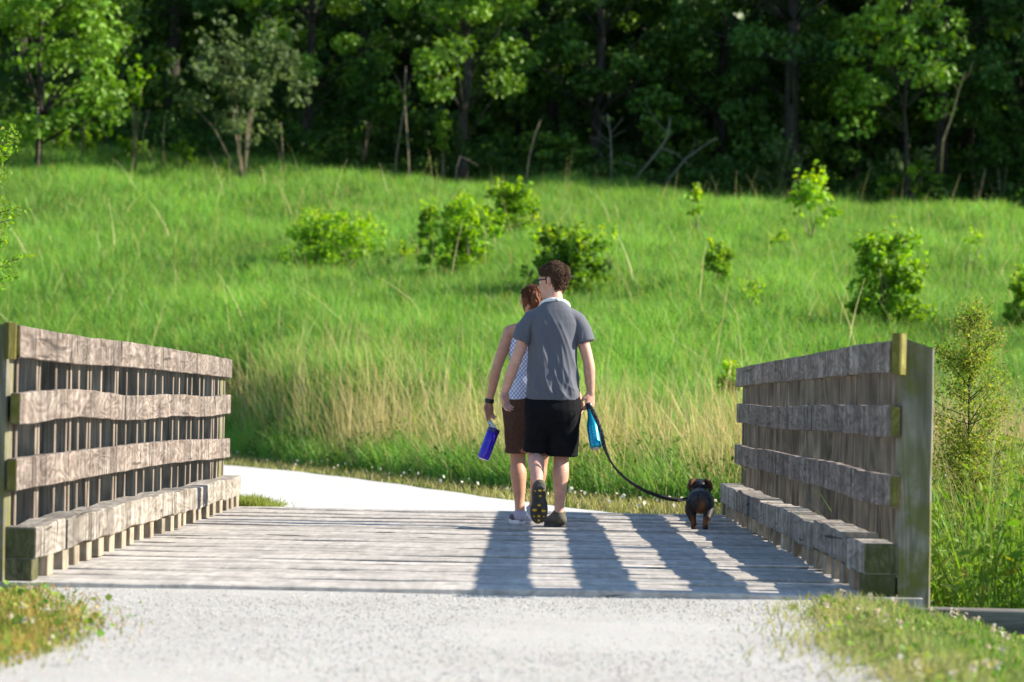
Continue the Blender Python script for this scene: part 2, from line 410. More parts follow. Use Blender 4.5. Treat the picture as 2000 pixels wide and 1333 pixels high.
def leaves(P, size, c, up=0.5, asp=0.6, outw=None):
    n = len(P); nrm = rng.normal(size=(n, 3)); nrm[:, 2] += up * 1.5
    if outw is not None: nrm += outw * 0.8
    nrm /= np.linalg.norm(nrm, axis=1)[:, None] + 1e-9
    a = rng.normal(size=(n, 3)); a -= nrm * (a * nrm).sum(1)[:, None]; a /= np.linalg.norm(a, axis=1)[:, None] + 1e-9
    b = np.cross(nrm, a); s = np.asarray(size)[:, None]
    V = np.empty((n, 6, 3))
    V[:, 0] = P - a * s * 0.5; V[:, 1] = P - a * s * 0.12 + b * s * asp * 0.5; V[:, 2] = P + a * s * 0.22 + b * s * asp * 0.4
    V[:, 3] = P + a * s * 0.55 - nrm * s * 0.12; V[:, 4] = P + a * s * 0.22 - b * s * asp * 0.4; V[:, 5] = P - a * s * 0.12 - b * s * asp * 0.5
    Cc = np.repeat(c[:, None, :], 6, 1).reshape(-1, 3)
    base = (np.arange(n) * 6)[:, None]
    Q = np.concatenate([base + np.array([[0, 1, 2, 3]]), base + np.array([[0, 3, 4, 5]])], 0)
    return V.reshape(-1, 3), Q, Cc
def hue(n, cs, jit=0.25):
    cs = np.array(cs); i = rng.integers(0, len(cs), n); t_ = rng.uniform(0, 1, (n, 1)); j = rng.integers(0, len(cs), n)
    return (cs[i] * t_ + cs[j] * (1 - t_)) * rng.uniform(1 - jit, 1 + jit, (n, 1))
def patch(x, y, s, seed):
    r = np.random.default_rng(seed); v = 0
    for _ in range(6):
        a = r.uniform(0, 6.28); f_ = r.uniform(0.5, 2.2) / s; v = v + np.sin((x * math.cos(a) + y * math.sin(a)) * f_ * 3 + r.uniform(0, 6.28))
    return v / 3.0
def stuff(name, parts, mat, label):
    V, Q, C, k = [], [], [], 0
    for v, q, c in parts:
        V.append(v); Q.append(q + k); C.append(c); k += len(v)
    o = link(name, npmesh(name, np.vstack(V), np.vstack(Q), np.vstack(C)), mat)
    return tag(o, label, None, None, 'stuff')

m_grass = leafmat('grass_blade', 0.42, 0.55, 0.22)
m_leaf = leafmat('leaf', 0.52, 0.5, 0.3); m_tleaf = leafmat('tree_leaf', 0.24, 0.5, 0.3)
m_dry = leafmat('dry_grass', 0.30, 0.7, 0.15)

def scatter_fan(n, y0, y1, xmul=1.12, p=1.0, extra=0.8):
    """points over the wedge of ground the lens sees (plus a margin), denser when near"""
    u = rng.uniform(0, 1, n); y = y0 + (y1 - y0) * u ** p
    xl = -1025 * y / FPX * xmul - extra; xr = 975 * y / FPX * xmul + extra
    x = xl + (xr - xl) * rng.uniform(0, 1, n); return x, y

# --- meadow
n = 690000
x, y = scatter_fan(n, 22.5, 90, 1.30, 1.12, 2.0)
xo = rng.uniform(-45, 45, 160000); yo = rng.uniform(24, 90, 160000); far_ = np.abs(xo) > yo * 0.23 + 1.5; x = np.concatenate([x, xo[far_]]); y = np.concatenate([y, yo[far_]]); n = len(x); wide_ = np.abs(x) > y * 0.23 + 1.5
ok = (y > field_edge(x) + rng.normal(0, 0.18, n)) ; x, y = x[ok], y[ok]; n = len(x); wide_ = wide_[ok]
P = np.stack([x, y, tz(x, y) - 0.02], 1)
pt = patch(x, y, 3.0, 3); pt2 = patch(x, y, 0.9, 8)
cols = hue(n, [(0.107, 0.262, 0.045), (0.145, 0.302, 0.053), (0.182, 0.328, 0.062), (0.09, 0.233, 0.05)], 0.2)
cols *= (1 + 0.14 * pt[:, None] + 0.16 * pt2[:, None])
yel = (rng.uniform(0, 1, n) < 0.05); cols[yel] = hue(yel.sum(), [(0.30, 0.30, 0.08), (0.34, 0.29, 0.12)], 0.2)
h = rng.uniform(0.2, 0.5, n) * (1 + 0.25 * pt2) * (1 + 0.15 * pt)
tip = cols * np.array([1.25, 1.12, 1.0])
meadow = stuff('meadow_grass', [blades(P, h, rng.uniform(0.010, 0.022, n) * (0.7 + y / 90) * np.where(wide_, 2.2, 1.0), cols, 0.65, (-0.10, 0.0, 0), tipc=tip)], m_grass,
               'lush green meadow grass covering the slope below the woods')

# --- tall tan grass along the front edge of the meadow
n = 125000
x, y = scatter_fan(n, 22.5, 47, 1.14, 1.0, 1.0); e = y - field_edge(x)
dens = np.exp(-((e - 1.9) / 2.0) ** 2) * np.clip(0.48 + 0.6 * patch(x, y, 1.0, 21), 0.06, 1.0) * (0.50 + 0.62 * sm((x + 3.5) / 4)) + 0.07 * np.exp(-((e - 4) / 4.) ** 2)
ok = (e > 0.1) & (rng.uniform(0, 1, n) < dens); x, y = x[ok], y[ok]; n = len(x)
P = np.stack([x, y, tz(x, y) - 0.02], 1)
cols = hue(n, [(0.52, 0.42, 0.19), (0.45, 0.36, 0.14), (0.60, 0.50, 0.26), (0.36, 0.33, 0.10)], 0.2)
pA = blades(P, rng.uniform(0.5, 1.15, n) * np.clip(e[ok] / 1.3, 0.35, 1), rng.uniform(0.006, 0.014, n), cols, 0.38, (-0.1, 0, 0))
n2_ = 30000
x, y = scatter_fan(n2_, 22.5, 47, 1.14, 1.0, 1.0); e = y - field_edge(x); ok = (e > -0.05) & (e < 2.6) & (rng.uniform(0, 1, n2_) < 0.75 - 0.2 * e); x, y = x[ok], y[ok]; n2_ = len(x)
P = np.stack([x, y, tz(x, y) - 0.02], 1)
cols = hue(n2_, [(0.06, 0.15, 0.018), (0.09, 0.20, 0.022), (0.12, 0.23, 0.03)], 0.25)
pB = blades(P, rng.uniform(0.3, 0.75, n2_) * np.clip(e[ok] / 1.3, 0.4, 1), rng.uniform(0.01, 0.02, n2_), cols, 0.5, (-0.1, 0, 0))
n3_ = 9000; x = rng.uniform(-7, 5, n3_); e = rng.uniform(-0.05, 1.5, n3_) ** 1.2; e = np.nan_to_num(e); y = field_edge(x) + e; k = patch(x, y, 0.9, 77) > 0.15; x, y, e = x[k], y[k], e[k]; n3_ = len(x)
pC = leaves(np.stack([x, y, tz(x, y) + rng.uniform(0, 1, n3_) * (0.2 + 0.25 * e)], 1), rng.uniform(0.03, 0.08, n3_), hue(n3_, [(0.05, 0.13, 0.018), (0.08, 0.18, 0.022), (0.12, 0.22, 0.03)], 0.25), 0.5, 0.5)
stuff('tall_grass', [pA, pB, pC], m_dry, 'tall tan seeding grass with dark green bases along the far path')

# --- old bent stalks standing in the meadow
def stalk(P0, az, L, lean0, curve, wd, c, seg=7):
    V = []; Q = []; p = np.array(P0, float); a = lean0
    d = np.array([math.cos(az), math.sin(az), 0]); 
    for k in range(seg + 1):
        wk = wd * (1 - 0.8 * k / seg); wv = np.array([0.66, 0.75, 0]) * wk / 2; V += [p - wv, p + wv]
        p = p + (d * math.sin(a) + np.array([0, 0, math.cos(a)])) * L / seg; a += curve / seg
    for k in range(seg): Q.append((2 * k, 2 * k + 1, 2 * k + 3, 2 * k + 2))
    return np.array(V), np.array(Q), np.tile(c, (len(V), 1))
st = []
for (bx, by, k) in [(100, 590, 1), (205, 610, 1), (245, 430, 1), (225, 500, 0), (275, 390, 0), (420, 430, 0), (335, 480, 0), (575, 430, 0), (530, 470, 2), (690, 650, 2), (520, 380, 0), (440, 400, 0),
                    (150, 420, 1), (650, 400, 0), (760, 390, 0), (880, 560, 0), (920, 520, 0), (1240, 560, 0), (1190, 450, 1), (1210, 440, 1), (1080, 470, 0), (880, 410, 1), (1575, 640, 1), (1365, 610, 0),
                    (1860, 520, 1), (1900, 540, 1), (1950, 560, 1), (1930, 640, 2), (1985, 520, 0), (1730, 640, 2), (1655, 700, 0), (1675, 690, 0), (1890, 600, 2), (1420, 740, 2), (1470, 720, 2), (1850, 420, 0), (1290, 400, 0), (300, 330, 0), (60, 520, 0), (30, 640, 2), (590, 700, 1), (480, 640, 0), (820, 600, 2), (740, 560, 2)]:
    g = ground_at(bx, by); g.z -= 0.02
    sc = g.y / 50
    if k == 2: q = (math.pi if rng.uniform() < 0.75 else 0, rng.uniform(0.9, 1.5), rng.uniform(0.7, 0.95), 0.35)
    elif k == 1: q = (rng.choice([0, 0, math.pi]), rng.uniform(1.0, 1.6), rng.uniform(0.0, 0.25), rng.uniform(0.8, 1.4))
    else: q = (rng.choice([0, math.pi]), rng.uniform(0.8, 1.5), rng.uniform(0.05, 0.4), rng.uniform(0.1, 0.8))
    st.append(stalk(g, q[0] + rng.normal(0, 0.3), q[1], q[2], q[3], rng.uniform(0.016, 0.032), hue(1, [(0.56, 0.49, 0.25), (0.50, 0.44, 0.2), (0.46, 0.43, 0.22)], 0.15)[0]))
for _ in range(650):
    x, y = scatter_fan(1, 28, 84, 1.1, 1.0); x, y = x[0], y[0]
    if y < field_edge(x) + 0.5: continue
    st.append(stalk((x, y, tz(x, y) - 0.02), rng.uniform(0, 6.28), rng.uniform(0.6, 1.5), rng.uniform(0, 0.5), rng.uniform(0, 1.0), rng.uniform(0.006, 0.014), hue(1, [(0.5, 0.42, 0.2), (0.40, 0.36, 0.16)], 0.2)[0], 5))
stuff('dry_stalks', st, m_dry, 'bent straw coloured stalks standing in the green meadow')

# --- mown verge along the far path
n = 60000
x, y = scatter_fan(n, 22.0, 46, 1.12, 1.3, 1.0)
ok = (y < field_edge(x) + 0.15) & (y > np.interp(x, FAR_X, FAR_Y, right=21.9) + 0.1 * np.sin(5 * x) + rng.normal(0, 0.08, n)); ok &= (y > 22.1) | (x > 2.1)
x, y = x[ok], y[ok]; n = len(x); P = np.stack([x, y, tz(x, y) - 0.01], 1)
cols = hue(n, [(0.30, 0.30, 0.07), (0.40, 0.34, 0.14), (0.22, 0.26, 0.05), (0.46, 0.38, 0.2)], 0.22)
pv = blades(P, rng.uniform(0.04, 0.12, n), rng.uniform(0.008, 0.016, n), cols, 0.7)
k = rng.uniform(0, 1, n) < 0.02; Pc = P[k] + np.array([0, 0, 0.11]); pc = leaves(Pc, rng.uniform(0.02, 0.04, k.sum()), hue(k.sum(), [(0.7, 0.68, 0.58), (0.62, 0.55, 0.45)], 0.1), 0.2, 1.0)
# tuft at the left end of the deck
n = 2600; x = rng.normal(-2.18, 0.14, n); x = np.minimum(x, -1.88 + 0.05 * rng.normal(size=n)); y = 22.3 + np.abs(rng.normal(0, 0.5, n)); P = np.stack([x, y, tz(x, y)], 1)
fall = np.clip((-1.75 - x) / 0.4, 0.25, 1.0)
pt_ = blades(P, rng.uniform(0.05, 0.13, n) * fall, rng.uniform(0.006, 0.012, n), hue(n, [(0.16, 0.25, 0.03), (0.34, 0.30, 0.1), (0.22, 0.28, 0.05)], 0.2), 0.6)
stuff('verge_grass', [pv, pc, pt_], m_dry, 'yellowish mown grass strip between the far path and the tall grass')

# --- foreground turf, bottom right and bottom left, with clover heads
def turf(n, x0, x1, y0, y1, keep, cols, hmin, hmax, clover, edge=None):
    x = rng.uniform(x0, x1, n); y = rng.uniform(y0, y1, n); ok = keep(x, y); x, y = x[ok], y[ok]; n = len(x)
    P = np.stack([x, y, tz(x, y) - 0.005], 1); p = patch(x, y, 0.35, 5)
    c = hue(n, cols, 0.22) * (1 + 0.22 * p[:, None])
    if edge is not None:                                 # dry, trodden turf next to the gravel
        k = (np.exp(-np.maximum(edge(x, y), 0) / 0.28) * (0.6 + 0.4 * p))[:, None]; c = c * (1 - np.clip(k, 0, 0.8)) + np.array([0.36, 0.32, 0.14]) * np.clip(k, 0, 0.8)
    out = [blades(P, rng.uniform(hmin, hmax, n) * (1 + 0.3 * p), rng.uniform(0.0045, 0.009, n), c, 0.7)]
    k = rng.uniform(0, 1, n) < clover * (1 + 0.6 * p); m_ = k.sum()
    if m_:
        for _ in range(7):
            Pc = P[k] + np.stack([rng.normal(0, 0.006, m_), rng.normal(0, 0.006, m_), rng.uniform(hmax * 0.75, hmax * 1.0) + rng.normal(0, 0.006, m_)], 1)
            out.append(leaves(Pc, rng.uniform(0.012, 0.02, m_), hue(m_, [(0.62, 0.59, 0.5), (0.52, 0.44, 0.34), (0.45, 0.36, 0.2)], 0.1), 0.2, 0.9))
    k = rng.uniform(0, 1, n) < 0.07; m_ = k.sum(); Pc = P[k] + np.array([0, 0, 1.0]) * rng.uniform(0.02, hmax * 0.7, (m_, 1))
    out.append(leaves(Pc, rng.uniform(0.015, 0.035, m_), hue(m_, [(0.10, 0.24, 0.03), (0.2, 0.30, 0.05), (0.3, 0.3, 0.08)], 0.2), 0.8, 0.9))
    return out
keepR = lambda x, y: (x > near_r(y) - 0.10 + 0.14 * rng.normal(0, 1, len(x)) * (rng.uniform(0, 1, len(x)) < 0.5)) & (y < 12.82 - 0.15 * np.maximum(x - 1.7, 0) * 1.6)
R_ = turf(60000, 0.7, 3.4, 7.5, 12.84, keepR, [(0.085, 0.21, 0.025), (0.12, 0.25, 0.035), (0.17, 0.27, 0.05), (0.30, 0.29, 0.11)], 0.03, 0.085, 0.0022, lambda x, y: x - near_r(y))
stuff('lawn_grass', R_, m_grass, 'clover and short grass beside the gravel in the near right corner')
keepL = lambda x, y: (x < near_l(y) + 0.08 + 0.11 * rng.normal(0, 1, len(x)) * (rng.uniform(0, 1, len(x)) < 0.45))
L_ = turf(34000, -3.6, -1.3, 7.5, 12.8, keepL, [(0.12, 0.22, 0.03), (0.20, 0.26, 0.045), (0.36, 0.27, 0.08), (0.46, 0.26, 0.09)], 0.02, 0.07, 0.0018)
stuff('lawn_grass', L_, m_dry, 'dry yellow and green grass edging the gravel in the near left corner')

# --- loose stones on the gravel
def stones(n, xy, smin, smax):
    base = np.array([(1, 0, 0), (0, 1, 0), (-1, 0, 0), (0, -1, 0), (0, 0, 0.75), (0, 0, -0.6)], float)
    T = np.array([(0, 1, 4), (1, 2, 4), (2, 3, 4), (3, 0, 4), (1, 0, 5), (2, 1, 5), (3, 2, 5), (0, 3, 5)])
    x, y = xy; s = rng.uniform(smin, smax, n) ** 1.0
    V = base[None] * rng.uniform(0.6, 1.3, (n, 6, 1)) * s[:, None, None]; a = rng.uniform(0, 6.28, n); ca, sa = np.cos(a)[:, None], np.sin(a)[:, None]
    X = V[..., 0] * ca - V[..., 1] * sa * 0.8; Yv = V[..., 0] * sa + V[..., 1] * ca * 0.8
    V = np.stack([X + x[:, None], Yv + y[:, None], V[..., 2] + (tz(x, y) + 0.010 + s * 0.25)[:, None]], -1)
    Q = (T[None] + (np.arange(n) * 6)[:, None, None]).reshape(-1, 3)
    c = np.repeat(hue(n, [(0.48, 0.47, 0.45), (0.42, 0.40, 0.375), (0.27, 0.25, 0.23), (0.52, 0.51, 0.495), (0.44, 0.43, 0.41)], 0.15)[:, None], 6, 1)
    return V.reshape(-1, 3), Q, c.reshape(-1, 3)
m_stone = colmat('stone', (0.5, 0.5, 0.5), 0.9, 0.2, attr=True)
n = 30000; x = rng.uniform(-2.4, 1.5, n); y = 7.5 + 5.3 * rng.uniform(0, 1, n); ok = (x > near_l(y) - 0.1) & (x < near_r(y) + 0.1); x, y = x[ok], y[ok]
v, q, c = stones(len(x), (x, y), 0.002, 0.0062)
o = link('loose_gravel', npmesh('loose_gravel', v, q, c), m_stone); tag(o, 'small loose stones lying over the near gravel path', None, None, 'stuff')

# ------------------------------------------------------------------ the bridge
m_deck = wood('deck_wood', (0.28, 0.254, 0.228), (0.395, 0.361, 0.328), (0.465, 0.43, 0.395), 0, 15, 5.0, crack=0.9)
m_rail = wood('rail_wood', (0.075, 0.055, 0.043), (0.185, 0.146, 0.122), (0.31, 0.262, 0.23), 1, 15, 2.6, crack=0.6)
m_curb = wood('curb_wood', (0.11, 0.09, 0.072), (0.255, 0.222, 0.187), (0.36, 0.325, 0.285), 1, 13, 2.2, crack=0.9)
m_bal = wood('baluster_wood', (0.08, 0.062, 0.048), (0.19, 0.152, 0.122), (0.32, 0.26, 0.205), 2, 22, 1.2, crack=0.5)
m_post = wood('post_wood', (0.10, 0.09, 0.07), (0.215, 0.193, 0.155), (0.34, 0.307, 0.25), 2, 15, 0.8, moss=(0.13, 0.13, 0.012), mossamt=0.52, crack=0.9,
              mosslow=[(0.0, (1, 1, 1)), (0.55, (0.8,) * 3), (0.8, (0.25,) * 3), (1.0, (0.85,) * 3)])
m_end = wood('mossy_end_wood', (0.04, 0.04, 0.025), (0.10, 0.095, 0.05), (0.17, 0.155, 0.08), 2, 26, 6, moss=(0.06, 0.065, 0.014), mossamt=0.5, crack=0.4)
m_railend = wood('lit_olive_end_wood', (0.08, 0.07, 0.02), (0.165, 0.145, 0.038), (0.25, 0.22, 0.075), 2, 26, 6, moss=(0.12, 0.115, 0.014), mossamt=0.5, crack=0.4)  # mossy end wood in a brighter olive, grazing sun put into the colour
m_block = wood('block_wood', (0.14, 0.11, 0.075), (0.30, 0.245, 0.18), (0.42, 0.36, 0.28), 2, 15, 2.5, crack=0.5)
m_beam = wood('beam_wood', (0.06, 0.055, 0.05), (0.11, 0.10, 0.09), (0.17, 0.155, 0.14), 0, 18, 1.2, crack=0.7)
m_nail = colmat('rusty_nail', (0.10, 0.055, 0.035), 0.7, 0.5)

YN, YF = 12.86, 22.2
bridge = thing('footbridge', (-0.33, YN, 0), 'weathered grey timber bridge deck of crosswise planks between the two railings', 'bridge')
mb = MB(); y = YN
first = True
while y < YF - 0.05:
    wd = rng.uniform(0.21, 0.29)
    if y + wd > YF - 0.06: wd = YF - y
    gap = rng.choice([0.008, 0.012, 0.018, 0.034]) * (0 if first else 1)
    top = 0.0 if first else rng.choice([0.0, 0.002, -0.004, 0.004, 0.006, -0.006])
    v, q = timber(0, -2.14, 2.14, y + wd / 2 - YN, top - 0.03, wd - gap, 0.06, 30, 0.0035, 0.0025, 0.006, (0.5, 2.0))
    mb.add(v, q, r=rng.uniform()); y += wd; first = False
mb.build('deck', m_deck, bridge)
for xx in (-1.9, -0.65, 0.65, 1.9):
    v, q = timber(1, 0.075, YF - YN - 0.075, xx, -0.25, 0.15, 0.36, 1); MB().add(v, q, r=rng.uniform()).build('girder', m_beam, bridge)
for yy in (0.02, YF - YN - 0.02):
    v, q = timber(0, -2.35, 2.35, yy, -0.19, 0.1, 0.235, 8, 0.004, 0.003); MB().add(v, q, r=rng.uniform()).build('sill_beam', m_beam, bridge)

BY = [12.9, 13.09, 13.6, 13.7, 14.16, 14.52, 14.61, 14.9, 15.22, 15.31, 15.7, 16.2, 16.3, 16.7, 17.15, 17.5, 18.0, 18.35, 18.9, 19.25, 19.7, 19.93, 20.4, 20.7, 21.25, 21.4, 21.7, 22.12]
def railing(side, label):
    """side +1 right, -1 left; X of the rail's inner face is 1.65 / -2.29"""
    xi = 1.65 if side > 0 else -2.29
    root = thing('railing', (xi, YN, 0), label, 'railing', 'timber railings of the bridge')
    X = lambda a: side * a                               # distance outward from the rail's inner face
    # end posts, tops cut to a slope
    for yy, hh in ((0.075, 1.17), (YF - YN - 0.075, 1.12)):
        if yy > 1: yy = YF - YN - 0.24
        v, q = timber(2, -0.35, hh, X(0.048 + 0.074), yy, 0.148, 0.146, 14, 0.004, 0.003, 0.008)
        top = v[:, 2] > hh - 0.01; v[top, 2] -= (np.abs(v[top, 0]) - 0.05) * (0.34 if yy < 1 else 0.1)
        MB().add(v, q).build('post', m_post, root)
    for zc, hh, y0, y1 in ((0.475, 0.148, 0.0, 0.0), (0.785, 0.145, 0.0, 0.0), (1.08, 0.145, 0.10, 0.0)):
        v, q = timber(1, 0.0 + y0 * 0.3 - 0.01, YF - YN + rng.uniform(-0.04, 0.06), X(0.0225), zc, 0.045, hh, 190, 0.017, 0.0032, 0.004, (0.22, 0.8))
        r_ = MB().add(v, q).build('rail', m_rail, root)
        e = v[:8]; c_ = e.mean(0); mb = MB()              # the mossy sawn end, its olive brightened as if sunlit, as a thin face 3 mm proud
        hw, hz = 0.019, hh / 2 - 0.006
        v2, q2 = timber(1, e[0, 1] - 0.004, e[0, 1] + 0.01, c_[0], c_[2], hw * 2, hz * 2, 1); mb.add(v2, q2).build('end_grain', m_railend, r_)
    # short block nailed across the end of the top rail
    v, q = timber(2, 1.0, 1.185 if side > 0 else 1.165, 0, 0, 0.042, 0.092, 3, 0.002, 0.003)
    a = math.radians(-24 if side > 0 else 20); ca, sa = math.cos(a), math.sin(a)
    v2 = v.copy(); v2[:, 0] = v[:, 0] * ca - v[:, 1] * sa + X(0.03); v2[:, 1] = v[:, 0] * sa + v[:, 1] * ca - 0.065
    MB().add(v2, q).build('end_block', m_railend, root)
    ys_ = [b_ - YN + (rng.normal(0, 0.04) if side > 0 else 0) for b_ in BY]
    for yy in ys_[1:]:
        th = 0.04 * rng.uniform(0.85, 1.15)
        v, q = timber(2, -0.30, 1.13 + rng.uniform(-0.015, 0.02), X(0.046 + 0.0475), yy + th / 2, 0.092 * rng.uniform(0.93, 1.05), th, 8, 0.0025, 0.002, 0.004)
        MB().add(v, q).build('baluster', m_bal, root)
    return root
railing(-1, 'sunlit timber railing on the bridge side away from the dog, rails facing the sun')
railing(1, 'shaded timber railing beside the dog, with green mossy near post')

def curb(side, label):
    xi = 1.54 if side > 0 else -2.20
    root = thing('curb', (xi, YN, 0), label, 'curb', 'raised timber curbs along the bridge')
    cx = side * 0.0775
    cuts = [12.875, 13.72, 15.3, 17.95, 20.2, YF] if side < 0 else [12.875, 13.55, 15.1, 16.6, 18.6, 20.5, YF]
    for a, b_ in zip(cuts[:-1], cuts[1:]):
        v, q = timber(1, a - YN + 0.006, b_ - YN - 0.006, cx + rng.normal(0, 0.004), 0.168 + rng.normal(0, 0.007), 0.155, 0.148, int((b_ - a) * 26), 0.006, 0.006, 0.007, (0.5, 2.0))
        o_ = MB().add(v, q).build('curb_beam', m_curb, root)
        if a < 12.9:
            v2, q2 = timber(1, a - YN + 0.002, a - YN + 0.02, cx, 0.168, 0.140, 0.132, 1); MB().add(v2, q2).build('end_grain', m_end, o_)
    # spacer blocks under the beam
    bl = [12.87 + 0.0] if True else []
    yy = 12.875; k = 0
    while yy < YF - 0.1:
        ln = 0.14 * rng.uniform(0.85, 1.1)
        v, q = timber(2, 0.003, 0.097, cx + rng.normal(0, 0.006), yy - YN + ln / 2, 0.15, ln, 2, 0.002, 0.003, 0.006)
        MB().add(v, q).build('spacer_block', m_end if k == 0 else m_block, root)
        yy += rng.uniform(0.38, 0.45) if k else 0.36; k += 1
    return root
curb(-1, 'sunlit raised timber curb on small blocks along the left railing foot')
curb(1, 'raised timber curb on small blocks along the right railing, front in shade')

# wing wall timbers to the right and left of the near end
def wing(P, Qp, name, label):
    L = (Vector(Qp) - Vector(P)).length
    root = thing(name, P, label, 'retaining wall', None, math.atan2(Qp[1] - P[1], Qp[0] - P[0]))
    for k, z in enumerate((-0.145, -0.365)):
        v, q = timber(0, 0, L, 0.0 + 0.03 * k, z, 0.15, 0.21, 14, 0.006, 0.005); MB().add(v, q, r=rng.uniform()).build('timber', m_beam, root)
wing((1.62, 12.95, -0.005), (4.6, 12.25, -0.005), 'wing_wall', 'dark timber wing wall running from the mossy railing post into the grass')
wing((-2.3, 12.95, -0.03), (-5.2, 12.3, -0.03), 'wing_wall', 'low timber wing wall beside the left near corner of the bridge')

# ------------------------------------------------------------------ woody plants
m_bark = wood('bark', (0.016, 0.014, 0.012), (0.036, 0.031, 0.026), (0.065, 0.056, 0.047), 2, 9, 1.5, crack=0.6)
m_twig = wood('pale_twig', (0.13, 0.10, 0.07), (0.21, 0.165, 0.12), (0.29, 0.235, 0.17), 2, 20, 2, crack=0.2); m_gold = wood('golden_stem', (0.22, 0.15, 0.08), (0.36, 0.26, 0.14), (0.46, 0.35, 0.2), 2, 20, 2, crack=0.2)
m_grey = wood('dead_grey_twig', (0.10, 0.095, 0.09), (0.17, 0.16, 0.155), (0.24, 0.23, 0.22), 2, 20, 2, crack=0.2)

def limb(mb, p, d, L, r, depth, tips, up=0.12, spread=0.75, nb=(2, 4), taper=0.55, n=7, keep=None):
    p = np.array(p, float); d = np.array(d, float); d /= np.linalg.norm(d); pts = [p.copy()]; ds = [d.copy()]; k = 5
    for i in range(k):
        d = d + rng.normal(0, 0.11, 3) + np.array([0, 0, up * 0.3]); d /= np.linalg.norm(d); p = p + d * L / k; pts.append(p.copy()); ds.append(d.copy())
    rad = [r * (1 - (1 - taper) * i / k) for i in range(k + 1)]
    v, q = ring_tube(pts, rad, n, False); mb.add(v, q)
    if depth == 0: tips.append((pts[-1], ds[-1])); tips.append((pts[-3], ds[-3])); return
    for _ in range(rng.integers(nb[0], nb[1] + 1)):
        i = rng.integers(2, k + 1); side = rng.normal(size=3); side -= d * side.dot(d); side /= np.linalg.norm(side) + 1e-9
        nd = ds[i] + side * spread; nd[2] += up
        limb(mb, pts[i], nd, L * rng.uniform(0.5, 0.75), rad[i] * 0.6, depth - 1, tips, up, spread, nb, taper, max(4, n - 2))
    limb(mb, pts[-1], ds[-1], L * 0.6, rad[-1], depth - 1, tips, up, spread, nb, taper, max(4, n - 2))

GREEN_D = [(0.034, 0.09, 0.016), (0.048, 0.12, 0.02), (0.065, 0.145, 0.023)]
GREEN_B = [(0.10, 0.21, 0.018), (0.135, 0.26, 0.024), (0.17, 0.29, 0.03)]
GREEN_G = [(0.10, 0.15, 0.055), (0.13, 0.18, 0.07), (0.09, 0.15, 0.05)]
YELLOW = [(0.21, 0.40, 0.03), (0.28, 0.45, 0.045), (0.17, 0.35, 0.028)]
YTIP = [(0.27, 0.44, 0.035), (0.35, 0.44, 0.045), (0.21, 0.40, 0.03)]
def clumps(centres, rad, per, size, cols, flat=0.7, asp=0.6):
    """leaf clumps round the given points, each clump with its own tint"""
    parts_V = []; parts_C = []; out = []
    cen = np.array(centres).mean(0)
    for c_ in centres:
        n_ = int(per * rng.uniform(0.6, 1.3)); rr = rad * rng.uniform(0.7, 1.25)
        q = rng.normal(size=(n_, 3)); q /= np.linalg.norm(q, axis=1)[:, None]; q *= rr * rng.uniform(0.25, 1, (n_, 1)) ** 0.5; q[:, 2] *= flat
        parts_V.append(q + c_); tint = rng.uniform(0.8, 1.2); parts_C.append(hue(n_, cols, 0.2) * tint); out.append(q / (rr + 1e-9))
    P = np.vstack(parts_V); C = np.vstack(parts_C)
    return leaves(P, size * rng.uniform(0.6, 1.35, len(P)), C, 0.45, asp, np.vstack(out))

def make_tree(H, clear, spread, nclump, per, cols, size, trunk_r, low=(), lean=0.0):
    """returns (trunk mesh, crown mesh) with the foot at the origin"""
    mb = MB(); tips = []
    k = 9; pts = [np.array([lean * H * (i / k) ** 1.3 + rng.normal(0, 0.05) * (i > 0), rng.normal(0, 0.05) * (i > 0), H * 0.9 * i / k]) for i in range(k + 1)]
    pts[0][2] = -0.3
    rad = [trunk_r * (1.25 if i == 0 else 1) * (1 - 0.85 * (i / k)) + 0.015 for i in range(k + 1)]
    v, q = ring_tube(pts, rad, 10, False); mb.add(v, q)
    cs = []
    for i in range(nclump):
        f_ = rng.uniform(0, 1); z = clear + (H - clear) * f_
        wdt = spread * math.sqrt(max(0.05, 1 - (2 * (0.25 + 0.75 * f_) - 1) ** 2)) * rng.uniform(0.35, 1.0); a = rng.uniform(0, 6.283)
        base = pts[min(k, max(1, int(z / (H * 0.9) * k)))]
        cs.append(np.array([base[0] + math.cos(a) * wdt, base[1] + math.sin(a) * wdt, z + rng.normal(0, 0.2)]))
        if i % 2 == 0:
            b0 = pts[min(k, max(1, int((z - 0.8) / (H * 0.9) * k)))]; mid = (b0 + cs[-1]) / 2 + np.array([0, 0, 0.15])
            v, q = ring_tube([b0, mid, cs[-1]], [0.045, 0.03, 0.012], 5, False); mb.add(v, q)
    for c_ in low: cs.append(np.array(c_, float))
    v, q, c = clumps(cs, 0.62, per, size, cols)
    o = mb.build('trunk', m_bark, None, True); tm = o.data; bpy.data.objects.remove(o)
    return tm, npmesh('crown', v, q, c)
def put_tree(meshes, x, y, rz, label, name='woodland_tree', sc=1.0, group='trees at the edge of the woods', z=None):
    root = thing(name, (x, y, tz(x, y) if z is None else z), label, 'tree', group, rz); root.scale = (sc, sc, sc)
    link('trunk', meshes[0], None, root); link('crown', meshes[1], m_tleaf if not meshes[1].materials else None, root)
    return root
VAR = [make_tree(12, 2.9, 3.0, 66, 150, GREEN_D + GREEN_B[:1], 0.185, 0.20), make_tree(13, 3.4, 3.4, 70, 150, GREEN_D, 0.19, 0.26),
       make_tree(11, 2.3, 2.6, 60, 150, GREEN_B, 0.175, 0.16), make_tree(12, 2.6, 2.9, 64, 150, GREEN_D + GREEN_B, 0.17, 0.18, lean=0.04)]
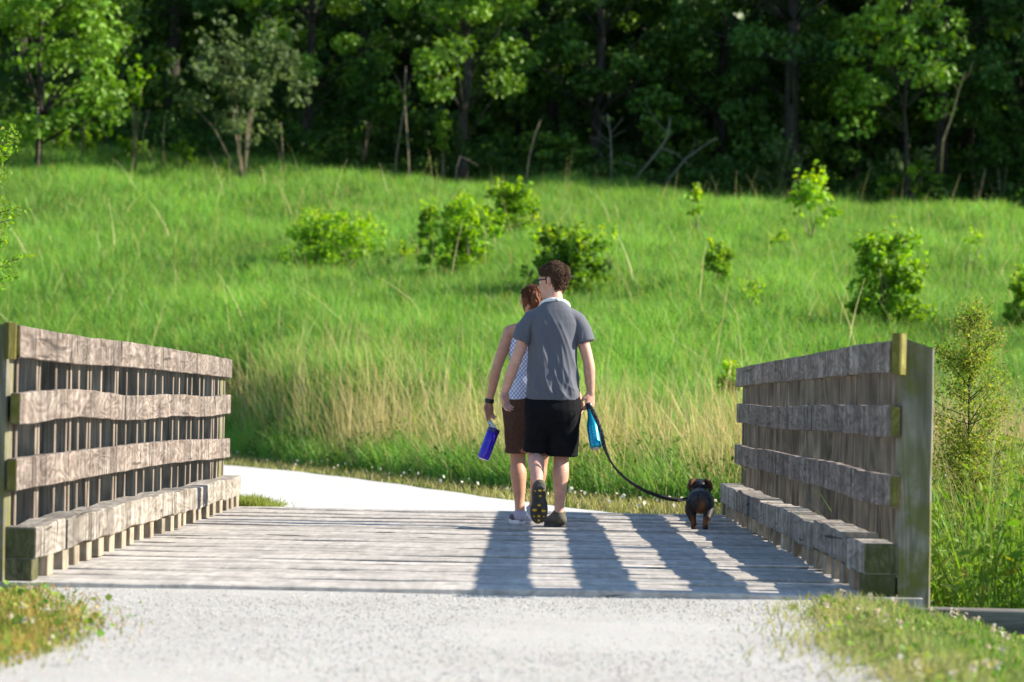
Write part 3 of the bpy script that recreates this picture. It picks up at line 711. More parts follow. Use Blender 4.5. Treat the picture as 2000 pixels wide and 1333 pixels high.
front = [  # photo x, distance, variant, scale, label
    (170, 93, 3, 1.0, 'dark leafy tree just behind the bright bushy tree at the left end'),
    (330, 96, 1, 1.0, 'dark tree with deep shade below, left of the grey green sapling'),
    (600, 90, 2, 1.0, 'leafy tree hanging over the right of the grey green sapling'),
    (705, 95, 1, 1.05, 'tall shaded tree behind the pair of dead pale poles'),
    (905, 87, 2, 1.05, 'bright leaved tree with low lit boughs above the walkers'),
    (1020, 94, 0, 1.0, 'shaded tree right of the bright low boughs above the walkers'),
    (1165, 91, 0, 1.0, 'tree with dark trunk directly behind the grey dead shrub'),
    (1290, 95, 3, 1.0, 'green tree between the dead shrub and the slim dark trunks'),
    (1405, 92, 0, 1.0, 'slim dark trunked tree left of the thickest black trunk'),
    (1545, 89, 1, 1.05, 'tree with the thickest black trunk at the wood edge'),
    (1690, 94, 2, 1.0, 'slim shaded tree in the gap between the two black trunks'),
    (1835, 89, 1, 0.95, 'black trunked tree behind the golden leaning stem'),
    (1985, 91, 3, 1.0, 'dark green tree at the right end of the wood edge')]
for i, (px, Y, kv, s_, lab) in enumerate(front):
    p = at(px, 400, Y); put_tree(VAR[kv], p.x, Y, rng.uniform(0, 6.28), lab, sc=s_)
for i, px in enumerate([40, 240, 430, 560, 790, 960, 1090, 1240, 1350, 1480, 1620, 1760, 1900]):
    Y = rng.uniform(98, 103); p = at(px + rng.normal(0, 15), 400, Y); put_tree(VAR[(i * 3) % 4 if i % 3 else 1], p.x, Y, rng.uniform(0, 6.28), 'shaded tree in the second row of the woods', group='shaded trees in the second row', sc=rng.uniform(0.95, 1.15))
# trees standing on beyond the right of the picture keep the wood edge in shade
for X, Y in [(17.5, 92), (19, 87), (22, 93), (24.5, 88), (28, 92), (32, 89), (-20, 92), (-24, 90), (18, 97), (20.5, 96), (23.5, 98), (26, 95), (20, 102), (24, 103), (31, 95), (35, 92)]:
    put_tree(VAR[1 if X > 0 else 0], X, Y, rng.uniform(0, 6.28), 'tall tree at the wood edge beyond the frame', group='trees continuing the wood edge', sc=1.1)
# bright tree, far left
LT = make_tree(8.5, 1.7, 2.6, 80, 115, GREEN_B + YELLOW[2:], 0.19, 0.09, low=[(-0.9, -0.4, 1.2), (-0.3, -0.5, 1.3), (0.5, -0.4, 1.6), (1.6, -0.5, 2.1), (1.9, -0.6, 2.4)])
YT = make_tree(7.5, 2.9, 1.8, 34, 90, YELLOW[2:] + GREEN_B, 0.18, 0.07, low=[(-1.5, -0.2, 2.5)])
p = at(1768, 380, 86.0); put_tree(YT, p.x, 86.0, 0.0, 'yellow green sunlit tree beside the golden leaning stem')
p = at(75, 300, 82); put_tree(LT, p.x, 82, 0.4, 'bright sunlit bushy tree at the left end of the wood edge', 'bushy_tree')

# the wood behind closes the view: one leafy mass nobody could count
n = 42000
x = rng.uniform(-34, 36, n); y = rng.uniform(105, 124, n); z = tz(x, y) + rng.uniform(0, 1, n) ** 0.9 * 13
keep = (patch(x, z * 1.6 + y * 0.4, 2.2, 44) + rng.normal(0, 0.35, n)) > -0.75
x, y, z = x[keep], y[keep], z[keep]; n = len(x)
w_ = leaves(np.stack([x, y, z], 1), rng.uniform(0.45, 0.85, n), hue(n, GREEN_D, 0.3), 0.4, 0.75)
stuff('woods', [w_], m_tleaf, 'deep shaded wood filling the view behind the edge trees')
# undergrowth at the foot of the wood
n = 46000
x = rng.uniform(-19, 19, n); y = 87.2 + rng.uniform(0, 1, n) ** 1.3 * 11 - 0.11 * x; hh = (0.65 + 0.45 * patch(x, y, 1.6, 31)) * (1 + 0.10 * (y - 85))
z = tz(x, y) + rng.uniform(0, 1, n) * np.maximum(hh, 0.15) ; 
ug = leaves(np.stack([x, y, z], 1), rng.uniform(0.10, 0.24, n), hue(n, GREEN_D + [(0.05, 0.12, 0.03), (0.08, 0.16, 0.02)], 0.25), 0.5, 0.6)
n = 380; x = rng.uniform(-18, 18, n); y = rng.uniform(86, 93, n); P = np.stack([x, y, tz(x, y)], 1)
us = blades(P, rng.uniform(0.4, 1.0, n) * rng.uniform(0.7, 2.2, n), rng.uniform(0.012, 0.035, n), hue(n, [(0.10, 0.085, 0.07), (0.07, 0.06, 0.05), (0.16, 0.135, 0.10)], 0.2), 0.5)
stuff('undergrowth', [ug, us], m_leaf, 'low brush and thin stems along the foot of the wood')

# ---- shrubs in the meadow
def shrub(name, px0, px1, ytop, ybase, label, cols, per=60, size=0.09, nc=None, tipc=YTIP, stems=6, group='shrubs in the meadow', cat='shrub', depth=None, base_lift=0.0, shape=1.0, twig=None):
    if depth is None: ybase += 22; ytop += 12
    g = ground_at((px0 + px1) / 2, ybase); Y = g.y if depth is None else depth
    if depth is not None:
        g = at((px0 + px1) / 2, ybase, depth); g.z = float(tz(g.x, depth))
    s_ = FPX / Y; W = (px1 - px0) / s_; topz = at((px0 + px1) / 2, ytop, Y).z - g.z; H = max(topz, 0.3)
    root = thing(name, g, label, cat, group)
    nc = nc or int(18 + 34 * W * H); cs = []
    lobes = [(rng.uniform(-0.30, 0.30) * W, rng.uniform(-0.25, 0.25) * W, rng.uniform(0.18, 0.34) * W, H * rng.uniform(0.7, 1.0)) for _ in range(max(3, int(5 * W)))]
    lobes[0] = (rng.uniform(-0.1, 0.1) * W, 0, 0.28 * W, H)
    for i in range(nc):
        lx_, ly_, lw_, lh_ = lobes[i % len(lobes)]; f_ = rng.uniform(0, 1) ** 0.75; z = lh_ * (base_lift + (0.97 - base_lift) * f_); rr = lw_ * (1.25 - 0.85 * f_ ** 2 * shape) * math.sqrt(rng.uniform(0.02, 1)); a = rng.uniform(0, 6.28)
        cs.append(np.array([np.clip(lx_ + math.cos(a) * rr, -W * 0.52, W * 0.52), ly_ + math.sin(a) * rr, z]))
    cr = 0.095 * math.sqrt(W * H) + 0.04
    v, q, c = clumps(cs, cr, per * 0.62, size, cols)
    tops = []
    for lx_, ly_, lw_, lh_ in lobes:                     # leafy shoots standing up out of the crown
        for _ in range(3):
            b0 = np.array([lx_ + rng.normal(0, lw_ * 0.5), ly_ + rng.normal(0, lw_ * 0.5), lh_ * rng.uniform(0.75, 0.95)]); dv = np.array([rng.normal(0, 0.35), rng.normal(0, 0.35), 1.0]) * H * rng.uniform(0.1, 0.26)
            for k in range(4): tops.append(b0 + dv * k / 3)
    v2, q2, c2 = clumps(tops, cr * 0.38, max(3, per * 0.09), size * 0.85, tipc)
    V = np.vstack([v, v2]); link('foliage', npmesh('foliage', V, np.vstack([q, q2 + len(v)]), np.vstack([c, c2])), m_leaf, root)
    mb = MB()
    for k in range(stems):
        e = cs[rng.integers(0, len(cs))]; b0 = np.array([rng.normal(0, 0.04), rng.normal(0, 0.04), -0.05])
        v, q = ring_tube([b0, (b0 + e) / 2 + np.array([0, 0, 0.08 * H]), e], [0.012 + 0.006 * H, 0.010, 0.005], 5, False); mb.add(v, q)
    mb.build('stem', twig or m_twig, root, True)
    return root
shrub('shrub', 525, 750, 402, 508, 'widest low yellow green shrub, left of the walkers in the meadow', YELLOW, 52, 0.10)
shrub('shrub', 830, 988, 378, 518, 'bright rounded shrub directly left above the walkers heads', YELLOW + GREEN_B[:1], 62, 0.11)
shrub('shrub', 815, 862, 395, 492, 'narrow upright shrub touching the left side of a bright rounded one', GREEN_B, 55, 0.09)
shrub('shrub', 942, 1056, 348, 442, 'upper round shrub highest on the slope behind the walkers', YELLOW + GREEN_B, 60, 0.11)
shrub('shrub', 1025, 1208, 428, 562, 'dark green broad shrub just behind the man with glasses', GREEN_B + GREEN_D[2:], 66, 0.11)
shrub('shrub', 1358, 1450, 466, 552, 'small dark shrub with a low yellowish skirt, right of the walkers', YELLOW[2:] + GREEN_B, 70, 0.085, 34)
shrub('shrub', 1430, 1508, 535, 600, 'low sparse yellowish shrub trailing off a small dark one', YELLOW, 26, 0.07, 8)
shrub('shrub', 1676, 1806, 440, 628, 'tallest meadow shrub, above the right railing', YELLOW + GREEN_B, 70, 0.095, 75, shape=0.35)
shrub('shrub', 1955, 2040, 525, 642, 'shrub cut by the right edge of the photo behind the cedar sapling', YELLOW + GREEN_B, 70, 0.09, 40)
shrub('shrub', 762, 806, 462, 516, 'tiny dark shrub between the wide low one and the rounded one', GREEN_B + GREEN_D, 50, 0.08, 8)
shrub('shrub', 1385, 1475, 700, 805, 'leafy green plant behind the far end of the right railing', YELLOW + GREEN_B, 55, 0.07, 16)
shrub('shrub', 440, 520, 505, 528, 'flat dark patch of low leaves left of the widest shrub', GREEN_D, 40, 0.08, 6, GREEN_D)
shrub('sapling', 1525, 1640, 322, 462, 'thin sapling with a few large yellow leaves high on the slope', YELLOW, 26, 0.14, 22, YTIP, 5, 'young saplings in the meadow', 'sapling', None, 0.42, 0.1)
shrub('sapling', 1335, 1390, 358, 440, 'small sapling with one yellow leaf cluster near the dark wood', YELLOW, 18, 0.13, 8, YTIP, 3, 'young saplings in the meadow', 'sapling', None, 0.3, 0.2)
shrub('sapling', 1865, 1925, 440, 520, 'sparse yellow sapling above the cedar sapling', YELLOW, 10, 0.08, 9, YTIP, 3, 'young saplings in the meadow', 'sapling', None, 0.25, 0.1)
shrub('sapling', 1500, 1560, 440, 480, 'sprig of yellow leaves below the thin large leaved sapling', YELLOW, 8, 0.10, 6, YTIP, 2, 'young saplings in the meadow', 'sapling', None, 0.3, 0.1)
# saplings and shrubs at the wood edge
E = 'shrubs at the foot of the woods'
shrub('sapling', 365, 588, 72, 300, 'grey green sapling with spreading crown at the wood edge', GREEN_G, 70, 0.19, 34, GREEN_G, 9, E, 'sapling', 83.5, 0.40, 0.5)
shrub('sapling', 242, 285, 130, 290, 'slim leafy sapling between the bright tree and the grey green sapling', GREEN_B, 45, 0.18, 7, YELLOW, 3, E, 'sapling', 84, 0.6, 0.2)
shrub('sapling', 660, 760, 105, 320, 'shaded bushy sapling left of the pair of dead poles', GREEN_D, 60, 0.2, 22, GREEN_D, 5, E, 'sapling', 88, 0.35, 0.6)
shrub('sapling', 848, 880, 222, 330, 'small dark sapling between the dead poles and the leaning pole', GREEN_B, 40, 0.15, 5, GREEN_B, 2, E, 'sapling', 86, 0.45, 0.1)
shrub('sapling', 885, 925, 250, 335, 'small shaded bush beside the small dark sapling', GREEN_D, 30, 0.14, 6, GREEN_D, 2, E, 'sapling', 87, 0.4, 0.1)
shrub('shrub', 1480, 1560, 278, 372, 'pale leaved bush in shade under the thickest trunk', GREEN_G, 45, 0.18, 10, GREEN_G, 4, E, 'shrub', 86.2, 0.2, 0.5)
shrub('shrub', 1715, 1830, 288, 385, 'broad shaded bush below the golden leaning stem', GREEN_B, 50, 0.16, 16, GREEN_G, 5, E, 'shrub', 86.0, 0.15, 0.6)
shrub('shrub', 1890, 2030, 160, 385, 'dark tall bush under the right end of the wood edge', GREEN_D, 60, 0.2, 30, GREEN_D, 5, E, 'shrub', 87.5, 0.2, 0.4)
shrub('shrub', 1600, 1760, 130, 370, 'yellow green sunlit brush between the two black trunks', YELLOW + GREEN_B, 40, 0.19, 22, YELLOW, 5, E, 'shrub', 91, 0.4, 0.3)
for (a, b_, c_, d_, lab) in [(85, 150, 232, 285, 'leafy weed clump at the foot of the bright tree'), (130, 190, 240, 292, 'bright low bush right of the bright tree foot'), (205, 300, 262, 300, 'low green bush under the slim leafy sapling'), (330, 400, 270, 312, 'low bush under the grey green sapling crown')]:
    shrub('shrub', a, b_, c_, d_, lab, GREEN_B, 40, 0.15, 9, GREEN_B, 3, E)

def bush_mesh(H, W, cols, size, n_):
    cs = []
    for _ in range(n_):
        f_ = rng.uniform(0, 1); a = rng.uniform(0, 6.28); rr = W / 2 * math.sqrt(max(0.06, 1 - (1.5 * f_ - 0.6) ** 2)) * rng.uniform(0.3, 1.1); cs.append(np.array([math.cos(a) * rr, math.sin(a) * rr, 0.15 + H * f_]))
    return npmesh('foliage', *clumps(cs, 0.34, 55, size, cols))
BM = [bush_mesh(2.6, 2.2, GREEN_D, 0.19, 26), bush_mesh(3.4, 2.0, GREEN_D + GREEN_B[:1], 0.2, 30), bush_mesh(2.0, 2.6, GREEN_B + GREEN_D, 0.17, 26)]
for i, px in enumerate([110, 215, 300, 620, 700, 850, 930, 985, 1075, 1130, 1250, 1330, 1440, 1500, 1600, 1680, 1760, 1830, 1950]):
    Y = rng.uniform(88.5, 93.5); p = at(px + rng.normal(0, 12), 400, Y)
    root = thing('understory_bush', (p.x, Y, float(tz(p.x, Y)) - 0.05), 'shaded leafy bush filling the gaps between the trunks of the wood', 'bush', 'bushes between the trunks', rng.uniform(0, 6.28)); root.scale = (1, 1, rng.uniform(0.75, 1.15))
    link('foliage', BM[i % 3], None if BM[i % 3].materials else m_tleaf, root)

# ---- dead poles and shrubs at the wood edge
def pole(name, pts, r0, r1, label, mat, twigs=(), cat='dead stem', Y=85):
    r0 *= 0.52; r1 *= 0.5
    P = [at(a, b_, Y) for a, b_ in pts]; root_p = P[0].copy(); root = thing(name, root_p, label, cat, 'bare stems at the wood edge')
    L = [np.array(p - root_p) for p in P]; L[0][2] -= 0.4
    n_ = len(L); v, q = ring_tube(L, [r0 + (r1 - r0) * i / (n_ - 1) for i in range(n_)], 7, False); MB().add(v, q).build('stem', mat, root, True)
    for tw in twigs:
        T = [np.array(at(a, b_, Y) - root_p) for a, b_ in tw]; v, q = ring_tube(T, list(np.linspace(r1 * 0.9, r1 * 0.35, len(T))), 5, False)
        MB().add(v, q).build('twig', mat, root, True)
pole('dead_pole', [(800, 345), (797, 290), (792, 225), (790, 180), (793, 130)], 0.055, 0.03, 'straight dead pole with forked top, taller of the crossing pair', m_twig, [[(790, 180), (800, 160), (815, 140)], [(789, 190), (780, 165), (772, 145)]])
pole('dead_pole', [(768, 350), (775, 300), (783, 250), (790, 205)], 0.05, 0.028, 'leaning dead pole crossing the forked one', m_twig)
pole('dead_pole', [(1025, 350), (1033, 310), (1044, 265), (1056, 235)], 0.05, 0.022, 'single leaning dead pole between the walkers and the wood', m_twig)
pole('broken_stalk', [(888, 352), (892, 330), (899, 306)], 0.035, 0.03, 'snapped stalk bent over left of the single leaning pole', m_twig, [[(899, 306), (915, 313), (935, 325)]])
pole('dead_shrub', [(1195, 345), (1194, 300), (1192, 262), (1186, 222)], 0.045, 0.02, 'grey leafless shrub with fanned branches in the shade', m_grey,
     [[(1193, 280), (1172, 262), (1155, 238)], [(1192, 262), (1210, 240), (1217, 228)], [(1194, 290), (1170, 272), (1150, 268)], [(1192, 255), (1178, 235), (1170, 225)], [(1194, 300), (1180, 310), (1165, 290)], [(1193, 270), (1206, 262), (1222, 255)], [(1194, 315), (1176, 320), (1172, 300)]], 'dead shrub')
pole('leaning_stem', [(1838, 320), (1842, 275), (1857, 235), (1872, 180), (1885, 140)], 0.075, 0.045, 'golden sunlit stem leaning right near the right end of the woods', m_gold, [[(1872, 180), (1862, 160), (1850, 140)], [(1878, 160), (1893, 145), (1900, 120)]], 'stem', 86)
pole('bare_stem', [(262, 285), (260, 240), (258, 190)], 0.05, 0.03, 'brown bare stem under the slim leafy sapling', m_twig)
pole('bare_stem', [(275, 290), (282, 250), (292, 215)], 0.04, 0.02, 'thin bare stem leaning right in the brown brush', m_twig, [[(282, 250), (270, 230), (262, 220)]])
pole('bare_stem', [(320, 300), (319, 260), (322, 225)], 0.045, 0.02, 'short bare stem left of the grey green sapling trunk', m_twig)
pole('bare_stem', [(555, 320), (551, 280), (548, 240)], 0.055, 0.035, 'pale bare trunk under the right of the grey green sapling crown', m_twig, [[(555, 318), (540, 285), (525, 258)]])
pole('bare_stem', [(75, 320), (77, 270), (74, 210)], 0.06, 0.05, 'pale slender trunk standing under the bright left tree', m_twig, (), 'stem', 81.5)
pole('bare_stem', [(163, 275), (165, 240), (168, 215)], 0.05, 0.03, 'short pale trunk right of the bright left tree', m_twig)
pole('bare_stem', [(1905, 395), (1920, 350), (1925, 330)], 0.035, 0.02, 'thin pale stem at the right end below the dark bush', m_twig)
pole('fallen_branch', [(1240, 325), (1290, 290), (1305, 265), (1308, 230)], 0.05, 0.03, 'curved grey fallen branch right of the dead shrub', m_grey, [[(1290, 290), (1320, 300), (1350, 325)], [(1305, 265), (1280, 235), (1260, 200)], [(1240, 325), (1220, 318), (1205, 322)]], 'branch', 86)
pole('fallen_branch', [(1290, 345), (1340, 310), (1375, 285), (1400, 270)], 0.045, 0.02, 'straight grey branch lying right of the curved one', m_grey, [[(1340, 310), (1355, 290), (1358, 270)]], 'branch', 86.5)

# ---- cedar-like sapling and weeds to the right of the bridge
g = at(1915, 960, 17.0); gz = float(tz(g.x, 17.0))
root = thing('cedar_sapling', (g.x, 17.0, gz), 'fine leaved olive sapling standing right of the mossy railing post', 'sapling')
mb = MB(); tips = []
topz = at(1890, 598, 17).z - gz
tr = [np.array(p, float) for p in [(0.02, 0, -0.05), (0.03, 0, 0.45), (0.0, 0.01, 0.8), (-0.05, 0, 1.1), (-0.075, 0, 1.4), (-0.08, 0, topz - 0.06)]]
v, q = ring_tube(tr, [0.018, 0.015, 0.012, 0.009, 0.006, 0.003], 7, False); mb.add(v, q)
fol = []
for k in range(95):
    f_ = rng.uniform(0.34, 1.0); z = topz * f_; b0 = np.array([np.interp(z, [p_[2] for p_ in tr], [p_[0] for p_ in tr]), 0, z * 0.97])
    a = rng.uniform(0, 6.28); L = np.interp(f_, [0.34, 0.5, 0.7, 0.85, 1.0], [0.14, 0.26, 0.27, 0.20, 0.07]) * rng.uniform(0.45, 1.4); d = np.array([math.cos(a), math.sin(a), rng.uniform(0.15, 1.6)]); d /= np.linalg.norm(d)
    e = b0 + d * L; mid = (b0 + e) / 2 + rng.normal(0, 0.02, 3); v, q = ring_tube([b0, mid, e], [0.0035, 0.0028, 0.0012], 4, False); mb.add(v, q)
    ends = [(b0, e)]
    for _ in range(3):                                   # side sprays
        s0 = b0 + (e - b0) * rng.uniform(0.3, 0.9); d2 = d + rng.normal(0, 0.6, 3) + np.array([0, 0, 0.35]); d2 /= np.linalg.norm(d2); ends.append((s0, s0 + d2 * L * rng.uniform(0.3, 0.6)))
    for p0_, p1_ in ends:
        m_ = int(5 + 230 * np.linalg.norm(p1_ - p0_)); tt = rng.uniform(0.15, 1.1, m_); fol.append(p0_ + np.outer(tt, p1_ - p0_) + rng.normal(0, 0.032, (m_, 3)))
mb.build('stem', m_bark, root, True)
F_ = np.vstack(fol); v, q, c = leaves(F_, rng.uniform(0.014, 0.028, len(F_)), hue(len(F_), [(0.15, 0.26, 0.03), (0.20, 0.30, 0.035), (0.26, 0.32, 0.05), (0.32, 0.27, 0.07)], 0.25), 0.5, 0.45)
link('foliage', npmesh('foliage', v, q, c), m_leaf, root)

def weeds(n, x0, x1, y0, y1, hmin, hmax, cols, wd, bend=0.5):
    x = rng.uniform(x0, x1, n); y = rng.uniform(y0, y1, n); P = np.stack([x, y, tz(x, y) - 0.02], 1)
    return blades(P, rng.uniform(hmin, hmax, n), rng.uniform(wd * 0.6, wd * 1.4, n), hue(n, cols, 0.25), bend)
def weedleaves(n, x0, x1, y0, y1, hmax, size, cols):
    x = rng.uniform(x0, x1, n); y = rng.uniform(y0, y1, n); top = hmax * (0.75 + 0.3 * patch(x, y, 0.5, 13)); z = tz(x, y) + top * rng.uniform(0, 1, n) ** 0.7
    return leaves(np.stack([x, y, z], 1), rng.uniform(size * 0.5, size * 1.5, n), hue(n, cols, 0.25), 0.5, 0.4)
GR = [(0.10, 0.22, 0.025), (0.15, 0.28, 0.035), (0.20, 0.31, 0.05)]
wd_ = [weeds(13000, 2.08, 6.2, 13.3, 21.5, 0.5, 1.35, GR, 0.011, 0.32), weeds(4200, 2.08, 6.2, 14.5, 24, 0.9, 1.6, [(0.45, 0.37, 0.18), (0.36, 0.30, 0.14), (0.26, 0.2, 0.12)], 0.006, 0.45),
       weedleaves(30000, 2.0, 6.0, 13.2, 21, 1.25, 0.07, GR + [(0.16, 0.24, 0.04)]), weedleaves(1100, 2.0, 6.0, 13.2, 19, 1.2, 0.08, [(0.26, 0.30, 0.03), (0.16, 0.27, 0.03), (0.34, 0.22, 0.06)]),
       weedleaves(350, 2.0, 6.0, 13.2, 19, 1.25, 0.025, [(0.75, 0.75, 0.68)]),
       weeds(9000, 1.95, 7, 20.5, 25.5, 0.4, 0.8, GR, 0.013), weeds(1600, 1.95, 7, 20.5, 26.5, 0.7, 1.15, [(0.5, 0.41, 0.2), (0.42, 0.34, 0.15)], 0.007, 0.4)]
stuff('weeds', wd_, m_grass, 'tangled green weeds and dry stems right of the mossy railing post')
wl_ = [weeds(5000, -7, -3.0, 13.4, 24, 0.5, 1.0, GR, 0.014), weedleaves(5000, -7, -2.7, 13.4, 23, 0.8, 0.06, GR)]
stuff('weeds', wl_, m_grass, 'green weeds growing outside the left railing')
# a leafy branch reaching in at the left edge
root = thing('leafy_sapling', (at(-70, 800, 16).x, 16, float(tz(at(-70, 800, 16).x, 16))), 'bright leafy sapling reaching in at the left edge of the photo', 'sapling')
mb = MB(); base = np.array(root.location); Fv = []
tp = np.array(at(-60, 200, 16)) - base
v, q = ring_tube([(0, 0, -0.1), tp * 0.5, tp], [0.018, 0.012, 0.005], 7, False); mb.add(v, q)
for (px, py) in [(35, 275), (30, 255), (12, 300), (8, 340), (6, 400), (40, 405), (18, 430), (45, 505), (20, 540), (10, 470), (8, 520), (-20, 330), (-30, 450), (-25, 240), (-40, 560)]:
    e = np.array(at(px, py, 16 + rng.normal(0, 0.1))) - base; b0 = tp * min(0.95, (e[2] - 0.12) / tp[2])
    v, q = ring_tube([b0, (b0 + e) / 2 + np.array([0, 0, 0.02]), e], [0.006, 0.004, 0.002], 5, False); mb.add(v, q)
    tt = rng.uniform(0.25, 1.05, 60); Fv.append(b0 + np.outer(tt, e - b0) + rng.normal(0, 0.022, (60, 3)))
for k in range(26):
    z_ = rng.uniform(0.35, 1.0); b0 = tp * z_; a = rng.uniform(0, 6.28); e = b0 + np.array([math.cos(a), math.sin(a), 0.5]) * rng.uniform(0.12, 0.3) * (1.25 - 0.6 * z_)
    if (Vector(e) + Vector(base)).x > at(20, 400, 16).x: continue
    v, q = ring_tube([b0, (b0 + e) / 2, e], [0.006, 0.004, 0.002], 5, False); mb.add(v, q); tt = rng.uniform(0.25, 1.05, 50); Fv.append(b0 + np.outer(tt, e - b0) + rng.normal(0, 0.025, (50, 3)))
mb.build('stem', m_bark, root, True); F_ = np.vstack(Fv)
v, q, c = leaves(F_, rng.uniform(0.02, 0.045, len(F_)), hue(len(F_), YELLOW + [(0.2, 0.25, 0.02)], 0.2), 0.5, 0.45); link('foliage', npmesh('foliage', v, q, c), m_leaf, root)
# ------------------------------------------------------------------ people, dog and what they carry
m_skin = colmat('skin', (0.58, 0.315, 0.235), 0.5, 0.35, nscale=22, namt=0.15, sss=0.12)
m_skin_w = colmat('tanned_skin', (0.52, 0.265, 0.175), 0.5, 0.35, nscale=22, namt=0.15, sss=0.12)
m_hair = colmat('dark_brown_hair', (0.080, 0.044, 0.027), 0.75, 0.2, nscale=130, namt=0.5, bmp=0.5, bdist=0.004)
m_hair_w = colmat('auburn_hair', (0.125, 0.040, 0.014), 0.6, 0.25, nscale=150, namt=0.5, bmp=0.5, bdist=0.004)
m_shirt = colmat('heather_grey_jersey', (0.108, 0.113, 0.138), 0.9, 0.15, nscale=420, namt=0.22, bmp=0.15, bdist=0.001, sheen=0.15)
m_black = colmat('black_cloth', (0.0075, 0.0075, 0.009), 0.85, 0.1, nscale=25, namt=0.3, bmp=0.25, bdist=0.004)
m_brown = colmat('brown_cotton', (0.075, 0.038, 0.027), 0.85, 0.2, nscale=60, namt=0.25, bmp=0.4, bdist=0.004)
m_white = colmat('white_cloth', (0.78, 0.80, 0.82), 0.7, 0.3, nscale=60, namt=0.08)
m_plast = colmat('black_plastic', (0.012, 0.012, 0.014), 0.35, 0.5)
m_shoe_d = colmat('grey_brown_mesh', (0.095, 0.085, 0.065), 0.8, 0.3, nscale=160, namt=0.5, bmp=0.5, bdist=0.002)
m_sole_d = colmat('dark_rubber', (0.045, 0.047, 0.048), 0.7, 0.3, nscale=45, namt=0.35, bmp=0.5, bdist=0.003)
m_lug = colmat('yellow_rubber', (0.52, 0.36, 0.03), 0.6, 0.3)
m_shoe_w = colmat('lavender_mesh', (0.40, 0.37, 0.46), 0.8, 0.3, nscale=200, namt=0.25, bmp=0.3, bdist=0.002)
m_shoe_p = colmat('dark_purple_mesh', (0.10, 0.085, 0.13), 0.8, 0.3, nscale=200, namt=0.25)
m_sole_w = colmat('white_rubber', (0.72, 0.73, 0.76), 0.6, 0.3)
m_eye = colmat('eye_white', (0.7, 0.68, 0.66), 0.2, 0.5)
# white top with a small blue lattice print
m_top, t, b, o = newmat('printed_cotton')
tc = N(t, 'ShaderNodeTexCoord'); sp = N(t, 'ShaderNodeSeparateXYZ'); t.links.new(tc.outputs['Object'], sp.inputs[0])
u = mathn(t, 'SINE', mathn(t, 'MULTIPLY', mathn(t, 'ADD', sp.outputs[0], mathn(t, 'MULTIPLY', sp.outputs[2], 0.8)), 250)); v_ = mathn(t, 'SINE', mathn(t, 'MULTIPLY', mathn(t, 'SUBTRACT', sp.outputs[0], mathn(t, 'MULTIPLY', sp.outputs[2], 0.8)), 250))
lat = mathn(t, 'MAXIMUM', u, v_); nz = noise(t, tc.outputs['Object'], 30, 3, 0.6)
c = ramp(t, mathn(t, 'ADD', lat, mathn(t, 'MULTIPLY', nz, 0.4)), [(0.70, (0.74, 0.77, 0.86)), (1.05, (0.17, 0.21, 0.47))])
t.links.new(c, b.inputs['Base Color']); b.inputs['Roughness'].default_value = 0.85; bump(t, b, nz, 0.3, 0.006)
def bottlemat(name, c, metal, rough, trans=0.0):
    m, t, b, o = newmat(name); b.inputs['Base Color'].default_value = (*c, 1); b.inputs['Metallic'].default_value = metal; b.inputs['Roughness'].default_value = rough
    b.inputs['Transmission Weight'].default_value = trans; b.inputs['Coat Weight'].default_value = 0.3; return m

def rz(P, a):
    ca, sa = math.cos(a), math.sin(a); P = np.asarray(P, float); return np.stack([P[..., 0] * ca - P[..., 1] * sa, P[..., 0] * sa + P[..., 1] * ca, P[..., 2]], -1)
def tilt(P, ax):  # small rotation about x
    ca, sa = math.cos(ax), math.sin(ax); P = np.asarray(P, float); return np.stack([P[..., 0], P[..., 1] * ca - P[..., 2] * sa, P[..., 1] * sa + P[..., 2] * ca], -1)
HEADR = [(-0.122, 0.066, 0.022, 0.020), (-0.108, 0.055, 0.042, 0.046), (-0.08, 0.035, 0.056, 0.068), (-0.04, 0.012, 0.066, 0.087), (0.0, 0.0, 0.073, 0.097), (0.045, -0.006, 0.076, 0.100), (0.08, -0.010, 0.064, 0.084), (0.102, -0.012, 0.040, 0.055), (0.112, -0.012, 0.014, 0.02)]
def head_parts(c, turn, nod=0.0, s=1.0):
    """skull, jaw, nose, lips, brow, ears as overlapping tubes, turned and placed"""
    T = lambda V: rz(tilt(np.asarray(V) * s, nod), turn) + np.array(c)
    out = []
    v, q = ring_tube([(0, y, z) for z, y, a, b_ in HEADR], [(a, b_) for z, y, a, b_ in HEADR], 20); out.append((T(v), q))
    v, q = ring_tube([(0, 0.088, 0.015), (0, 0.103, -0.012), (0, 0.113, -0.032), (0, 0.098, -0.044)], [0.010, 0.012, 0.015, 0.012], 8); out.append((T(v), q))
    for zz in (-0.062, -0.073):
        v, q = ring_tube([(-0.022, 0.083, zz), (0, 0.094, zz + 0.001), (0.022, 0.083, zz)], [0.005, 0.007, 0.005], 8); out.append((T(v), q))
    v, q = ring_tube([(-0.05, 0.078, 0.022), (0, 0.093, 0.024), (0.05, 0.078, 0.022)], [0.010, 0.010, 0.010], 8); out.append((T(v), q))
    for sx in (-1, 1):
        v, q = ring_tube([(sx * 0.072, -0.006, -0.030), (sx * 0.081, -0.014, -0.008), (sx * 0.084, -0.018, 0.016), (sx * 0.080, -0.008, 0.026)], [(0.007, 0.010), (0.008, 0.016), (0.008, 0.017), (0.006, 0.010)], 10, True, (1, 0, 0)); out.append((T(v), q))
    return out, T
def eyes(T, root):
    for sx in (-1, 1):
        v, q = ring_tube([(sx * 0.032, 0.070, -0.002), (sx * 0.032, 0.084, -0.002)], [0.010, 0.008], 10); MB().add(T(v), q).build('eye', m_eye, root, True)
hair_locks = []
